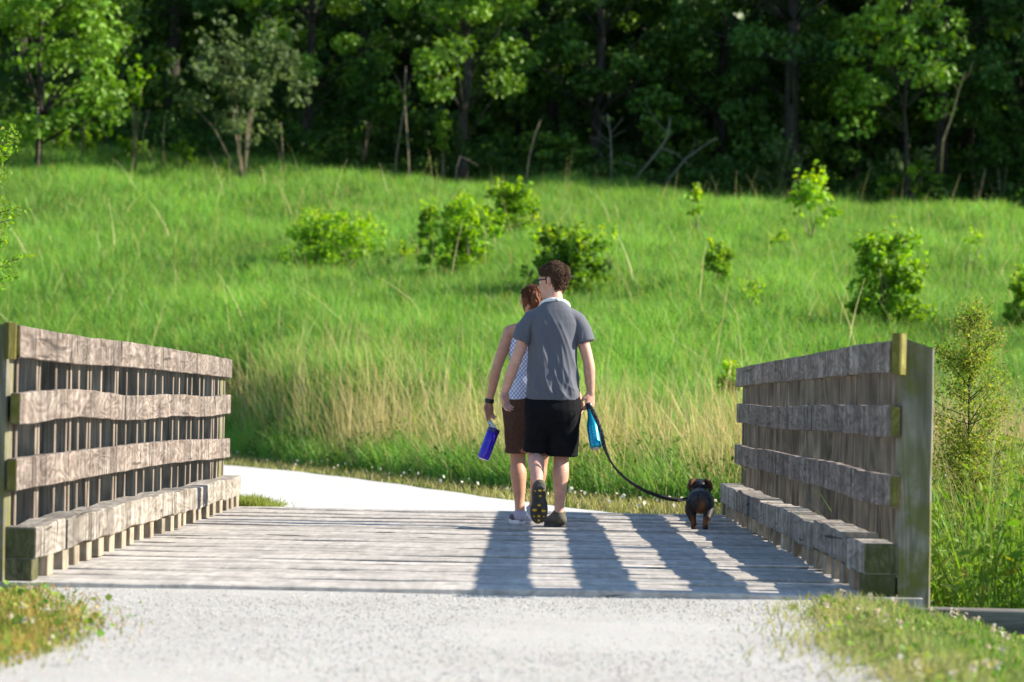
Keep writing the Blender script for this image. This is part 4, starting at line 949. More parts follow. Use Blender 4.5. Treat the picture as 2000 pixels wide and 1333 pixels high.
def hair_shell(name, T, mat, root, keep, amp, seed, grow=(0.010, 0.012, 0.016), sub=6, freq=60, curls=None):
    bm = bmesh.new(); bmesh.ops.create_icosphere(bm, subdivisions=sub, radius=1.0)
    r_ = np.random.default_rng(seed); V = np.array([v.co for v in bm.verts]); 
    zz = np.array([h_[0] for h_ in HEADR]); yy = np.array([h_[1] for h_ in HEADR]); aa = np.array([h_[2] for h_ in HEADR]); bb = np.array([h_[3] for h_ in HEADR])
    Z = V[:, 2] * (0.118 + grow[2]) - 0.002; zc = np.clip(Z, -0.12, 0.108)
    ph = np.arctan2(V[:, 1], V[:, 0]); rr = np.sqrt(np.maximum(1 - V[:, 2] ** 2, 0)); full = np.where(Z > 0.05, rr / np.sqrt(max(1 - 0.4 ** 2, 0.1)), 1.0)
    ax = np.where(Z > 0.05, (0.076 + grow[0]) * np.minimum(full, 1), np.interp(zc, zz, aa) + grow[0]); ay = np.where(Z > 0.05, (0.100 + grow[1]) * np.minimum(full, 1), np.interp(zc, zz, bb) + grow[1])
    X = np.cos(ph) * ax * (rr > 0.02); Y = np.sin(ph) * ay * (rr > 0.02) + np.interp(zc, zz, yy)
    P = np.stack([X, Y, Z], 1)
    d = 0
    for k in range(26):
        w_v = r_.normal(size=3); w_v *= r_.uniform(0.5, 1.5) * freq / np.linalg.norm(w_v); d = d + np.sin(P @ w_v + r_.uniform(0, 6.28)) * r_.uniform(0.4, 1)
    d = d / 5.0; nrm = V / np.linalg.norm(V, axis=1)[:, None]
    P = P + nrm * (amp * np.tanh(d))[:, None]
    for v, p in zip(bm.verts, P): v.co = p
    if curls:                                            # short locks lying over the scalp, curled or combed back
        idx = [i for i in r_.permutation(len(P)) if keep(*P[i]) and nrm[i][2] > -0.75 and not (abs(P[i][0]) > 0.055 and -0.045 < P[i][1] < 0.04 and P[i][2] < 0.034)][:curls[0]]; CV = MB()
        for i in idx:
            p = P[i] - nrm[i] * 0.003; n0 = nrm[i]
            if curls[1] == 'curl':
                t0 = np.cross(n0, r_.normal(size=3)); t0 /= np.linalg.norm(t0) + 1e-9; rr_ = r_.uniform(0.006, 0.012); b0 = np.cross(n0, t0)
                pp = [p + t0 * rr_ * math.sin(k) + n0 * (rr_ * 0.8 * (1 - math.cos(k)) * 0.8) + b0 * 0.002 * k for k in np.linspace(0, 3.3, 6)]; rd = [0.0030, 0.0033, 0.0033, 0.003, 0.0024, 0.0012]
            else:
                tgt = np.array((0.012, -0.125, -0.02)); t0 = tgt - p; t0 -= n0 * t0.dot(n0) * 0.9; t0 /= np.linalg.norm(t0) + 1e-9
                pp = [p + t0 * 0.03 * k - n0 * 0.0012 * k * k + r_.normal(0, 0.0012, 3) for k in range(4)]; rd = [0.0022, 0.004, 0.004, 0.0022]
            v_, q_ = ring_tube(pp, rd, 5, False); CV.add(T(v_), q_)
        hair_locks.append(CV)
    kill = [f_ for f_ in bm.faces if not keep(*f_.calc_center_median())]
    bmesh.ops.delete(bm, geom=kill, context='FACES')
    for v in bm.verts: v.co = Vector(T(np.array(v.co)))
    for f_ in bm.faces: f_.smooth = True
    if curls:
        CV = hair_locks.pop(); off = len(bm.verts); nv = [bm.verts.new(p) for p in np.vstack(CV.V)]
        for q_ in np.vstack(CV.Q):
            f_ = [nv[i] for i in dict.fromkeys(q_.tolist())]
            try: bm.faces.new(f_).smooth = True
            except ValueError: pass
    me = bpy.data.meshes.new(name); bm.to_mesh(me); bm.free(); return link(name, me, mat, root)
def hand(wr, d, palm, thumb, curl=0.5, s=1.0, curls=None, spread=0.10):
    """palm, four unequal bent fingers and a thumb; d = direction of the hand, palm = palm normal, thumb = side the thumb is on"""
    wr = np.array(wr, float); d = np.array(d, float); d /= np.linalg.norm(d); n_ = np.array(palm, float); n_ -= d * n_.dot(d); n_ /= np.linalg.norm(n_); sd_ = np.cross(d, n_)
    if sd_.dot(np.array(thumb, float)) < 0: sd_ = -sd_
    out = []; L = 0.088 * s
    v, q = ring_tube([wr - d * 0.03, wr, wr + d * L * 0.35, wr + d * L * 0.8, wr + d * L], [(0.026 * s, 0.020 * s), (0.027 * s, 0.018 * s), (0.036 * s, 0.016 * s), (0.040 * s, 0.0135 * s), (0.037 * s, 0.011 * s)], 14, True, tuple(sd_)); out.append((v, q))
    for i, (off, ln) in enumerate(((0.029, 0.072), (0.010, 0.080), (-0.010, 0.075), (-0.028, 0.060))):
        c_ = (curls[i] if curls else curl * (1 + 0.12 * i)); p = wr + d * L * (0.96 - 0.03 * abs(i - 1)) + sd_ * off * s; dd = d + sd_ * spread * (off / 0.03); pts = [p - d * 0.02, p]; a = 0.25 * c_
        for fr in (0.45, 0.32, 0.23):
            a += c_ * 0.75; p = p + (dd * math.cos(a) + n_ * math.sin(a)) * ln * s * fr; pts.append(p)
        v, q = ring_tube(pts, [0.0088 * s, 0.0086 * s, 0.0080 * s, 0.0073 * s, 0.0062 * s], 10); out.append((v, q))
    b0 = wr + d * L * 0.22 + sd_ * 0.026 * s; b1 = b0 + (sd_ * 0.62 + d * 0.62 + n_ * 0.25) * 0.036 * s; b2 = b1 + (sd_ * 0.15 + d * 0.85 + n_ * 0.45) * 0.030 * s; b3 = b2 + (d * 0.8 + n_ * 0.6 - sd_ * 0.1) * 0.024 * s
    v, q = ring_tube([b0 - d * 0.01, b0, b1, b2, b3], [0.012 * s, 0.0125 * s, 0.0105 * s, 0.0092 * s, 0.0075 * s], 10); out.append((v, q))
    return out
def refine(P, R, k=4):
    P = np.array(P, float); R = np.array([(r, r) if np.isscalar(r) else r for r in R], float); A = np.hstack([P, R]); out = []
    for i in range(len(A) - 1):
        p0, p1, p2, p3 = A[max(i - 1, 0)], A[i], A[i + 1], A[min(i + 2, len(A) - 1)]
        for j in range(k):
            t_ = j / k; out.append(0.5 * (2 * p1 + (p2 - p0) * t_ + (2 * p0 - 5 * p1 + 4 * p2 - p3) * t_ ** 2 + (3 * p1 - p0 - 3 * p2 + p3) * t_ ** 3))
    out.append(A[-1]); out = np.array(out); return out[:, :3], [tuple(r) for r in out[:, 3:]]
def arm(sh, el, wr, r=(0.050, 0.046, 0.040, 0.042, 0.036, 0.026)):
    sh, el, wr = (np.array(p, float) for p in (sh, el, wr)); f_ = el + (wr - el) * 0.25
    pts = [sh, sh + (el - sh) * 0.4, el - (el - sh) * 0.08, f_, el + (wr - el) * 0.6, wr + (wr - el) * 0.04]
    pts, rr_ = refine(pts, [(a * 0.95, a * 1.05) for a in r]); return [ring_tube(pts, rr_, 16)]
def leg(hip, kn, an, rk=1.0, calf_back=0.016):
    hip, kn, an = (np.array(p, float) for p in (hip, kn, an)); sh = an - kn; back = np.cross(np.cross(sh, np.array([0, -1.0, 0])), sh); back /= np.linalg.norm(back) + 1e-9
    P = [hip, hip + (kn - hip) * 0.5, kn - (kn - hip) * 0.08, kn, kn + sh * 0.14 + back * 0.006, kn + sh * 0.32 + back * calf_back, kn + sh * 0.55 + back * calf_back * 0.6, kn + sh * 0.8, an]
    R = [0.088, 0.074, 0.056, 0.053, 0.052, (0.056, 0.060), (0.047, 0.050), 0.035, (0.034, 0.040)]
    R = [(r[0] * rk, r[1] * rk) if not np.isscalar(r) else r * rk for r in R]
    P, R = refine(P, R); return [ring_tube(P, R, 20)]
SHOE = [(-0.125, 0.030, 0.030), (-0.112, 0.036, 0.040), (-0.07, 0.037, 0.048), (-0.02, 0.036, 0.046), (0.04, 0.043, 0.034), (0.09, 0.047, 0.027), (0.125, 0.038, 0.020), (0.145, 0.018, 0.012)]
def shoe(name, root, an, pitch, yaw_, m_up, m_so, s=1.0, lugs=None, panel=None, wide=1.0):
    """an: ankle point; local frame: +y toe, z up, the ankle sits 8.5 cm above the sole and 8 cm behind the middle"""
    def T(V):
        V = np.asarray(V, float) * np.array([s * wide, s, s]) - np.array([0, -0.072, 0.085]) * s
        ca, sa = math.cos(pitch), math.sin(pitch); y = V[:, 1] * ca - V[:, 2] * sa; z = V[:, 1] * sa + V[:, 2] * ca
        return rz(np.stack([V[:, 0], y, z], 1), yaw_) + np.array(an)
    parts = []
    v, q = ring_tube([(0.004 * math.sin(y * 30), y, 0.022 + h * 0.9) for y, a, h in SHOE], [(a, h) for y, a, h in SHOE], 16, True, (1, 0, 0)); v[:, 2] = np.maximum(v[:, 2], 0.016); parts.append((T(v), q))
    v, q = ring_tube([(0, -0.070, 0.05), (0, -0.074, 0.085), (0, -0.078, 0.108)], [(0.036, 0.046), (0.037, 0.045), (0.038, 0.046)], 14, False); parts.append((T(v), q))
    up = union(name, parts, 0.0045, 3, m_up, root)
    n_ = 28; mb = MB(); ring = []
    ts = np.linspace(0, 2 * math.pi, n_, endpoint=False)
    ox = np.sin(ts); oy = np.cos(ts)
    wid = np.where(oy > 0, 0.049, 0.041) * (1 - 0.16 * np.exp(-((oy + 0.15) / 0.25) ** 2)); X = ox * wid * (np.abs(ox) ** -0.25 * (np.abs(ox) > 1e-3) + (np.abs(ox) <= 1e-3)); Yv = np.sign(oy) * np.abs(oy) ** 0.85 * np.where(oy > 0, 0.150, 0.130)
    lift = np.where(Yv > 0.07, (Yv - 0.07) ** 2 * 2.2, 0) + np.where(Yv < -0.09, (-0.09 - Yv) ** 2 * 2.0, 0)
    lay = [(0.94, 0.0), (1.0, 0.006), (1.0, 0.024), (0.93, 0.030)]
    V = np.vstack([np.stack([X * k, Yv * k, z + lift], 1) for k, z in lay]); Q = []
    for l in range(3):
        for i in range(n_): j = (i + 1) % n_; Q.append((l * n_ + i, l * n_ + j, l * n_ + n_ + j, l * n_ + n_ + i))
    V = np.vstack([V, [(0, 0, 0.0), (0, 0, 0.030)]]); c0 = 4 * n_
    for i in range(n_): j = (i + 1) % n_; Q.append((c0, i, j, j)); Q.append((c0 + 1, 3 * n_ + j, 3 * n_ + i, 3 * n_ + i))
    Q = [tuple(reversed(q_)) if q_[2] != q_[3] else (q_[0], q_[2], q_[1], q_[1]) for q_ in Q]
    so_ = mb.add(T(V), np.array(Q)).build('sole', m_so, up)
    if lugs:
        for lx, ly, lr in lugs:
            v, q = ring_tube([(lx, ly, 0.004), (lx, ly, -0.005)], [(lr, lr * 0.8), (lr * 0.85, lr * 0.65)], 10, False); MB().add(T(v), q).build('tread_lug', m_lug, up)
    if panel:
        v, q = ring_tube([(-0.026, y, 0.05) for y in (-0.03, 0.02, 0.07)], [(0.022, 0.022), (0.026, 0.025), (0.02, 0.017)], 12); MB().add(T(v), q).build('side_panel', panel, up, True)
    return up
def folds(seed, dirs, amp, sharp=1.0):
    r_ = np.random.default_rng(seed); K = []
    for (dx, dz, fr, n_) in dirs:
        for _ in range(n_):
            K.append((dx * fr * r_.uniform(0.7, 1.3), dz * fr * r_.uniform(0.7, 1.3), r_.uniform(0, 6.28), r_.uniform(0.5, 1), r_.uniform(2, 9), r_.uniform(0, 6.28)))
    def f_(V, Nn):
        d = 0
        for a, b_, p, w_, m_, p2 in K:
            d = d + w_ * np.sin(V[:, 0] * a + V[:, 2] * b_ + p + 0.9 * np.sin(V[:, 2] * m_ + p2)) * (0.55 + 0.45 * np.sin(V[:, 2] * m_ * 1.3 + V[:, 0] * 9 + p2))
        d = d / math.sqrt(len(K)); return amp * np.sign(d) * np.abs(d) ** sharp
    return f_

# ---- man
MX, MY = 0.190, 19.36
man = thing('person', (MX, MY, 0), 'man in grey t-shirt, black shorts and glasses, walking away with leash in hand', 'person', 'couple walking over the bridge')
kR, aR = (0.066, 0.03, 0.50), (0.056, 0.0, 0.098)
kL, aL = (-0.113, 0.05, 0.50), (-0.088, -0.28, 0.268)
sL, eL, wL = (-0.160, -0.005, 1.398), (-0.268, -0.03, 1.10), (-0.325, 0.01, 0.925)
sR, eR, wR = (0.162, 0.0, 1.396), (0.240, -0.035, 1.125), (0.257, 0.0, 0.925)
hd, Tm = head_parts((-0.012, 0.03, 1.676), math.radians(58), math.radians(-3))
body = [ring_tube([(0, 0, 0.86), (0, 0, 0.95), (0, 0.005, 1.08), (0, 0.005, 1.2), (0, 0, 1.33), (0, -0.005, 1.42), (0, 0, 1.47), (0, 0.005, 1.52)],
                  [(0.145, 0.10), (0.148, 0.105), (0.132, 0.096), (0.134, 0.098), (0.140, 0.10), (0.125, 0.086), (0.088, 0.07), (0.060, 0.060)], 22, True, power=2.4),
        ring_tube([(0, 0.005, 1.47), (0, 0.01, 1.55), (-0.006, 0.02, 1.62), (-0.01, 0.025, 1.66)], [(0.068, 0.066), (0.058, 0.060), (0.056, 0.058), (0.055, 0.058)], 16)]
body += hd + arm(sL, eL, wL) + arm(sR, eR, wR) + leg((0.085, 0, 0.93), kR, aR) + leg((-0.09, 0, 0.93), kL, aL)
for s_ in (sL, sR): body.append(ring_tube([(s_[0] * 0.5, 0, 1.41), s_], [0.06, 0.048], 12))
body += hand(wL, (0.05, -0.02, -1), (0.75, -0.65, 0), (-0.5, -0.6, 0), 0.42)
body += hand(wR, (-0.06, 0.02, -1), (-0.62, 0.78, 0), (-0.8, -0.6, 0.0), 1.05, curls=[0.75, 0.8, 0.85, 0.9], s=1.08)
union('body', body, 0.0055, 3, m_skin, man)
o = bpy.data.objects['body']
eyes(Tm, man)
def keep_m(x, y, z):
    if z > 0.075: return y < 0.098
    if z > 0.030: return y < 0.055 + (z - 0.03) * 0.5 - abs(x) * 0.1
    if z > -0.02: return y < 0.012
    if z > -0.045: return y < -0.032
    return y < -0.045 and z > -0.112
hair_shell('hair', Tm, m_hair, man, keep_m, 0.008, 4, (0.010, 0.014, 0.016), 6, 105, (1700, 'curl'))
# glasses: two temples, two rims and a bridge
g_ = MB()
for sx in (-1, 1):
    v, q = ring_tube([(sx * 0.083, -0.010, 0.012), (sx * 0.080, 0.05, 0.012), (sx * 0.070, 0.105, 0.010)], [(0.0022, 0.004)] * 3, 8); g_.add(Tm(v), q)
    a = np.linspace(0, 2 * math.pi, 17); P = [(sx * 0.034 + 0.027 * math.copysign(abs(math.cos(k)) ** 0.7, math.cos(k)), 0.108, -0.004 + 0.018 * math.copysign(abs(math.sin(k)) ** 0.7, math.sin(k))) for k in a]
    v, q = ring_tube(P, [0.0028] * 17, 6, False); g_.add(Tm(v), q)
v, q = ring_tube([(-0.008, 0.110, 0.002), (0.008, 0.110, 0.002)], [0.0025] * 2, 6); g_.add(Tm(v), q)
glasses = g_.build('glasses', m_plast, man, True)
# white band round the neck
a = np.linspace(-2.2, 2.2, 30); P = [(0.094 * math.sin(k) + 0.002, -0.078 * math.cos(k) + 0.012, 1.522 + 0.028 * math.cos(k) - 0.018 * (1 - math.cos(k))) for k in a]
v, q = ring_tube(P, [(0.014, 0.014)] * 30, 10); MB().add(v, q).build('neck_band', m_white, man, True)
# t-shirt
sh = [ring_tube([(-0.004, 0, 0.868), (-0.004, 0, 0.95), (-0.004, 0, 1.08), (-0.002, 0, 1.22), (0, 0, 1.33), (0, -0.002, 1.39), (0, -0.002, 1.435), (0, -0.001, 1.475), (0, 0.0, 1.508), (0, 0.002, 1.532)],
                [(0.180, 0.134), (0.174, 0.130), (0.164, 0.120), (0.162, 0.118), (0.167, 0.122), (0.166, 0.120), (0.158, 0.112), (0.134, 0.102), (0.104, 0.088), (0.078, 0.078)], 28, False, power=2.6)]
for s_, e_ in ((sL, eL), (sR, eR)):
    s_, e_ = np.array(s_) + (0, 0, 0.026), np.array(e_); sg = np.sign(s_[0]); d = (e_ - s_) / np.linalg.norm(e_ - s_)
    sh.append(ring_tube([(0.05 * sg, 0, 1.452), (0.11 * sg, -0.002, 1.440), s_ + np.array([-0.004 * sg, 0, -0.012]), s_ + d * 0.08 + np.array([0.012 * sg, 0, 0]), s_ + d * 0.165 + np.array([0.016 * sg, 0, 0])], [(0.052, 0.075), (0.057, 0.08), (0.060, 0.076), (0.061, 0.072), (0.063, 0.074)], 18, False))
def fs(V, Nn):
    r_ = np.random.default_rng(9); d = 0
    for sl_, fr, w_ in ((0.10, 26, 0.8), (0.34, 22, 1.0), (0.42, 31, 0.8), (-0.16, 29, 0.6), (0.2, 44, 0.55), (0.5, 38, 0.5)):
        u_ = (V[:, 0] + sl_ * V[:, 2]) * fr + r_.uniform(0, 6.28) + 0.5 * np.sin(V[:, 2] * r_.uniform(5, 9) + r_.uniform(0, 6.28))
        env = np.clip(0.5 + 0.8 * np.sin(V[:, 2] * r_.uniform(4, 9) + V[:, 0] * r_.uniform(3, 8) + r_.uniform(0, 6.28)), 0, 1)
        d = d + w_ * env * (1 - np.abs(np.sin(u_))) ** 1.6
    low = np.clip((1.0 - V[:, 2]) / 0.12, 0, 1)
    d = d + 0.9 * low * (1 - np.abs(np.sin((V[:, 2] + 0.6 * V[:, 0]) * 38 + 2 * np.sin(V[:, 0] * 14)))) ** 2
    return 0.0105 * d
def dsh(V, Nn): return fs(V, Nn) * np.clip((1.50 - V[:, 2]) / 0.12, 0.15, 1) * np.where(np.abs(V[:, 0]) > 0.195, 0.3, 1.0) * np.clip((V[:, 2] - 0.862) / 0.05, 0.3, 1)
union('t_shirt', sh, 0.005, 9, m_shirt, man, dsh)
# shorts
so_ = [ring_tube([(0, 0, 0.90), (0, 0, 0.80), (0, 0.0, 0.72), (0, 0.0, 0.64)], [(0.182, 0.128), (0.198, 0.14), (0.192, 0.128), (0.17, 0.075)], 24, False, power=2.5),
       ring_tube([(0.085, 0, 0.78), (0.082, 0.005, 0.66), (0.074, 0.012, 0.56), (0.073, 0.015, 0.487)], [(0.105, 0.125), (0.106, 0.115), (0.106, 0.108), (0.108, 0.108)], 20, False, power=2.5),
       ring_tube([(-0.09, 0, 0.78), (-0.097, 0.012, 0.66), (-0.106, 0.03, 0.57), (-0.110, 0.035, 0.512)], [(0.098, 0.125), (0.096, 0.112), (0.091, 0.10), (0.091, 0.10)], 20, False, power=2.5)]
union('shorts', so_, 0.006, 7, m_black, man, folds(5, [(1, 0.2, 40, 4), (0.4, 1, 25, 2)], 0.005))
LUG = [(0, 0.118, 0.008), (0, 0.088, 0.010), (-0.024, 0.045, 0.014), (0.024, 0.050, 0.013), (0, 0.010, 0.011), (0.004, -0.055, 0.009), (0, -0.092, 0.010), (-0.026, 0.09, 0.006), (0.026, 0.09, 0.006), (-0.024, -0.09, 0.006), (0.022, -0.095, 0.006)]
shoe('shoe', man, (aR[0], aR[1], 0.088), 0.0, math.radians(18), m_shoe_d, m_sole_d, 1.03, wide=1.15)
shoe('shoe', man, (aL[0] + 0.004, aL[1], aL[2]), math.radians(-72), math.radians(2), m_shoe_d, m_sole_d, 1.0, LUG, wide=1.26)

# ---- woman
WX, WY = 0.045, 19.78
wom = thing('person', (WX, WY, 0), 'woman with auburn hair, patterned sleeveless top and brown shorts beside the man', 'person', 'couple walking over the bridge')
hw, Tw = head_parts((-0.005, 0.02, 1.555), math.radians(6), 0, 0.95)
sL, eL, wL = (-0.160, 0.0, 1.335), (-0.248, -0.035, 1.07), (-0.292, 0.0, 0.845)
sR, eR, wR = (0.160, 0.0, 1.335), (0.262, -0.05, 1.08), (0.330, -0.02, 0.875)
kL, aL = (-0.088, 0.02, 0.47), (-0.066, -0.02, 0.095)
kR, aR = (0.075, 0.08, 0.48), (0.030, 0.22, 0.11)
body = [ring_tube([(0, 0, 0.82), (0, 0, 0.90), (0, 0.0, 1.02), (0, 0, 1.12), (0, 0, 1.24), (0, 0, 1.33), (0, 0, 1.385), (0, 0.004, 1.42)],
                  [(0.165, 0.115), (0.16, 0.115), (0.135, 0.098), (0.135, 0.096), (0.148, 0.10), (0.140, 0.09), (0.085, 0.065), (0.052, 0.052)], 22, True, power=2.3),
        ring_tube([(0, 0.004, 1.38), (0, 0.01, 1.45), (0, 0.015, 1.52)], [(0.054, 0.054), (0.048, 0.05), (0.047, 0.05)], 14)]
ar = (0.046, 0.044, 0.037, 0.037, 0.031, 0.023)
body += hw + arm(sL, eL, wL, ar) + arm(sR, eR, wR, ar) + leg((-0.085, 0, 0.88), kL, aL, 1.02, 0.02) + leg((0.085, 0, 0.88), kR, aR, 1.02, 0.02)
for s_ in (sL, sR): body.append(ring_tube([(s_[0] * 0.6, 0, 1.345), s_], [0.058, 0.048], 12))
body += hand(wL, (0.02, -0.03, -1), (0.55, -0.8, 0), (-0.8, -0.5, 0), 0.8, 0.96, curls=[0.30, 0.42, 0.6, 0.7])
body += hand(wR, (0.1, -0.05, -1), (-0.6, -0.7, 0), (0.85, -0.35, 0), 0.75, 0.93)
union('body', body, 0.0055, 3, m_skin_w, wom)
eyes(Tw, wom)
def keep_w(x, y, z):
    if z > 0.055: return y < 0.10
    if z > 0.0: return y < 0.03
    return y < -0.005 and z > -0.095
hair_shell('hair', Tw, m_hair_w, wom, keep_w, 0.002, 8, (0.006, 0.008, 0.009), 6, 60, (700, 'comb'))
v, q = ring_tube([(0.012, -0.095, 1.60), (0.018, -0.125, 1.585), (0.022, -0.13, 1.545), (0.02, -0.115, 1.49), (0.018, -0.10, 1.44)], [0.024, 0.034, 0.033, 0.026, 0.012], 14)
union('ponytail', [(v, q)], 0.005, 2, m_hair_w, wom, lambda V, Nn: 0.003 * np.sin(V[:, 0] * 260 + 3 * np.sin(V[:, 2] * 60)))
tp_ = [ring_tube([(0, 0, 0.868), (0, 0, 0.94), (0, 0, 1.03), (0, 0, 1.12), (0, -0.002, 1.24), (0, -0.002, 1.32), (0, 0, 1.37), (0, 0, 1.395)],
                 [(0.188, 0.135), (0.180, 0.128), (0.168, 0.115), (0.160, 0.112), (0.160, 0.114), (0.140, 0.102), (0.118, 0.085), (0.092, 0.07)], 26, False, power=2.4)]
union('sleeveless_top', tp_, 0.006, 2, m_top, wom, folds(3, [(0.5, 1, 40, 4), (1, -0.5, 34, 3)], 0.006))
so_ = [ring_tube([(0, 0, 0.885), (0, 0, 0.80), (0, 0, 0.70), (0, 0, 0.62)], [(0.185, 0.13), (0.205, 0.14), (0.19, 0.125), (0.16, 0.07)], 24, False, power=2.4),
       ring_tube([(-0.09, 0, 0.76), (-0.092, 0.008, 0.62), (-0.09, 0.015, 0.505)], [(0.105, 0.125), (0.092, 0.108), (0.084, 0.098)], 20, False, power=2.3),
       ring_tube([(0.09, 0.01, 0.76), (0.088, 0.04, 0.62), (0.082, 0.07, 0.505)], [(0.105, 0.125), (0.092, 0.108), (0.084, 0.098)], 20, False, power=2.3),
       ring_tube([(-0.091, 0.013, 0.528), (-0.090, 0.015, 0.498)], [(0.091, 0.104), (0.090, 0.103)], 20, False), ring_tube([(0.083, 0.066, 0.528), (0.082, 0.07, 0.498)], [(0.091, 0.104), (0.090, 0.103)], 20, False)]
union('shorts', so_, 0.006, 4, m_brown, wom, folds(15, [(0.25, 1, 62, 5), (1, 0.2, 30, 2)], 0.006))
v, q = ring_tube([(wL[0] + 0.003, wL[1] - 0.002, wL[2] + 0.024), (wL[0] - 0.001, wL[1], wL[2] - 0.004)], [(0.034, 0.036), (0.033, 0.035)], 16, False, power=2.2); MB().add(v, q).build('watch_band', m_plast, wom, True)
shoe('shoe', wom, (aL[0], aL[1], 0.083), 0.0, math.radians(14), m_shoe_w, m_sole_w, 0.95, None, m_shoe_p)
shoe('shoe', wom, (aR[0], aR[1], 0.110), math.radians(10), math.radians(4), m_shoe_w, m_sole_w, 0.95)

# ---- blue bottle in the woman's hand
def lathe(profile, n=28):
    a = np.linspace(0, 2 * math.pi, n, endpoint=False); V = np.vstack([np.stack([r * np.cos(a), r * np.sin(a), np.full(n, z)], 1) for r, z in profile]); Q = []
    for l in range(len(profile) - 1):
        for i in range(n): j = (i + 1) % n; Q.append((l * n + i, l * n + j, (l + 1) * n + j, (l + 1) * n + i))
    return V, np.array(Q)
m_blue = bottlemat('translucent_blue_plastic', (0.045, 0.012, 0.60), 0.0, 0.18, 0.25); m_navy = bottlemat('navy_plastic', (0.02, 0.012, 0.16), 0, 0.35)
m_loop = colmat('pale_blue_plastic', (0.38, 0.50, 0.66), 0.4, 0.4); m_teal = bottlemat('teal_metallic_paint', (0.0, 0.27, 0.40), 0.55, 0.28); m_dot = colmat('pale_teal_dot', (0.10, 0.50, 0.60), 0.35, 0.5)
m_label = colmat('pale_base_label', (0.62, 0.58, 0.56), 0.6, 0.3)
P1 = at(965, 838, 19.74); P0 = at(943, 897, 19.70)
bt = thing('water_bottle', P0, 'translucent deep blue drinking bottle hanging from the woman\'s hand', 'bottle', 'water bottles carried by the couple')
bt.rotation_euler = (P1 - P0).to_track_quat('Z', 'Y').to_euler(); Lb = (P1 - P0).length
v, q = lathe([(0.001, 0.0), (0.030, 0.0), (0.040, 0.006), (0.043, 0.02), (0.043, Lb * 0.45), (0.0415, Lb * 0.5), (0.043, Lb * 0.55), (0.0425, Lb * 0.86), (0.036, Lb * 0.88), (0.001, Lb * 0.88)]); MB().add(v, q).build('bottle_body', m_blue, bt, True)
v, q = lathe([(0.001, Lb * 0.86), (0.0445, Lb * 0.86), (0.0445, Lb * 0.98), (0.040, Lb * 1.0), (0.001, Lb * 1.0)]); cap_ = MB().add(v, q).build('cap', m_navy, bt)
fp = np.array((bt.rotation_euler.to_matrix().inverted()) @ (at(955, 825, 19.74) - P0))
a = np.linspace(0, math.pi, 14); top_ = np.array((0, 0, Lb)); v, q = ring_tube([np.array((0.034 * math.cos(k), 0.0, Lb)) + (fp - top_) * math.sin(k) for k in a], [(0.0055, 0.009)] * 14, 8, False, (0, 1, 0)); MB().add(v, q).build('carry_loop', m_loop, cap_, True)
mb = MB()
for k in range(4):                                                  # small pale mark near the foot of the bottle
    aa = -1.75 + 0.13 * k; v, q = ring_tube([(0.0437 * math.cos(aa), 0.0437 * math.sin(aa), 0.035 + 0.006 * (k % 2)), (0.0437 * math.cos(aa + 0.1), 0.0437 * math.sin(aa + 0.1), 0.044 - 0.005 * (k % 2))], [0.0022, 0.0022], 6); mb.add(v, q)
mb.build('logo_mark', m_label, bt)

# ---- teal bottle hanging in the man's right hand
Q1 = at(1151, 795, 19.33); Q0 = at(1164, 876, 19.22)
bt2 = thing('water_bottle', Q0, 'teal metal bottle with dotted rows and narrow neck in the man\'s hand', 'bottle', 'water bottles carried by the couple')
bt2.rotation_euler = (Q1 - Q0).to_track_quat('Z', 'Y').to_euler(); L2 = (Q1 - Q0).length
v, q = lathe([(0.001, 0.0), (0.030, 0.0), (0.039, 0.008), (0.0395, 0.02), (0.0395, L2 * 0.50), (0.037, L2 * 0.58), (0.028, L2 * 0.68), (0.021, L2 * 0.78), (0.019, L2 * 0.9), (0.019, L2 * 0.96), (0.001, L2 * 0.96)]); MB().add(v, q).build('bottle_body', m_teal, bt2, True)
v, q = lathe([(0.001, L2 * 0.93), (0.0215, L2 * 0.93), (0.0215, L2 * 1.06), (0.018, L2 * 1.08), (0.001, L2 * 1.08)]); MB().add(v, q).build('cap', m_plast, bt2)
v, q = lathe([(0.001, -0.0015), (0.024, -0.0015), (0.024, 0.001)]); MB().add(v, q).build('base_label', m_label, bt2)
mb = MB()
for i in range(12):
    for k in range(6):
        if (i % 2) and k > 4: continue
        aa = i / 12 * 6.283; zz_ = 0.038 + 0.021 * k + (i % 2) * 0.010; dct = np.array([math.cos(aa), math.sin(aa), 0]); p = dct * 0.0375; v, q = ring_tube([p + (0, 0, zz_), p + dct * 0.0022 + (0, 0, zz_)], [0.0042, 0.0035], 8, True, (0, 0, 1)); mb.add(v, q)
mb.build('dot_pattern', m_dot, bt2)

# ---- leash
m_leash, t, b, o = newmat('printed_black_webbing')
tc = N(t, 'ShaderNodeTexCoord'); a_ = N(t, 'ShaderNodeAttribute', attribute_name='Col'); nz = noise(t, tc.outputs['Object'], 150, 2, 0.6)
f_ = mathn(t, 'MULTIPLY', ramp(t, nz, [(0.58, (0, 0, 0)), (0.66, (0.8,) * 3)]), a_.outputs['Fac'])
c = mix(t, (0.009, 0.009, 0.011), (0.35, 0.35, 0.37), f_); t.links.new(c, b.inputs['Base Color']); b.inputs['Roughness'].default_value = 0.7
lp = [(1151, 790), (1158, 804), (1167, 824), (1175, 847), (1179, 868), (1186, 888), (1196, 907), (1210, 924), (1230, 941), (1255, 957), (1280, 967), (1305, 974), (1325, 977), (1345, 974)]
LY = np.interp(np.arange(len(lp)), [0, 3, 6, len(lp) - 1], [19.26, 19.20, 19.22, 19.42])
ctrl = [np.array(at(a, b_, Y)) for (a, b_), Y in zip(lp, LY)]
pts = []
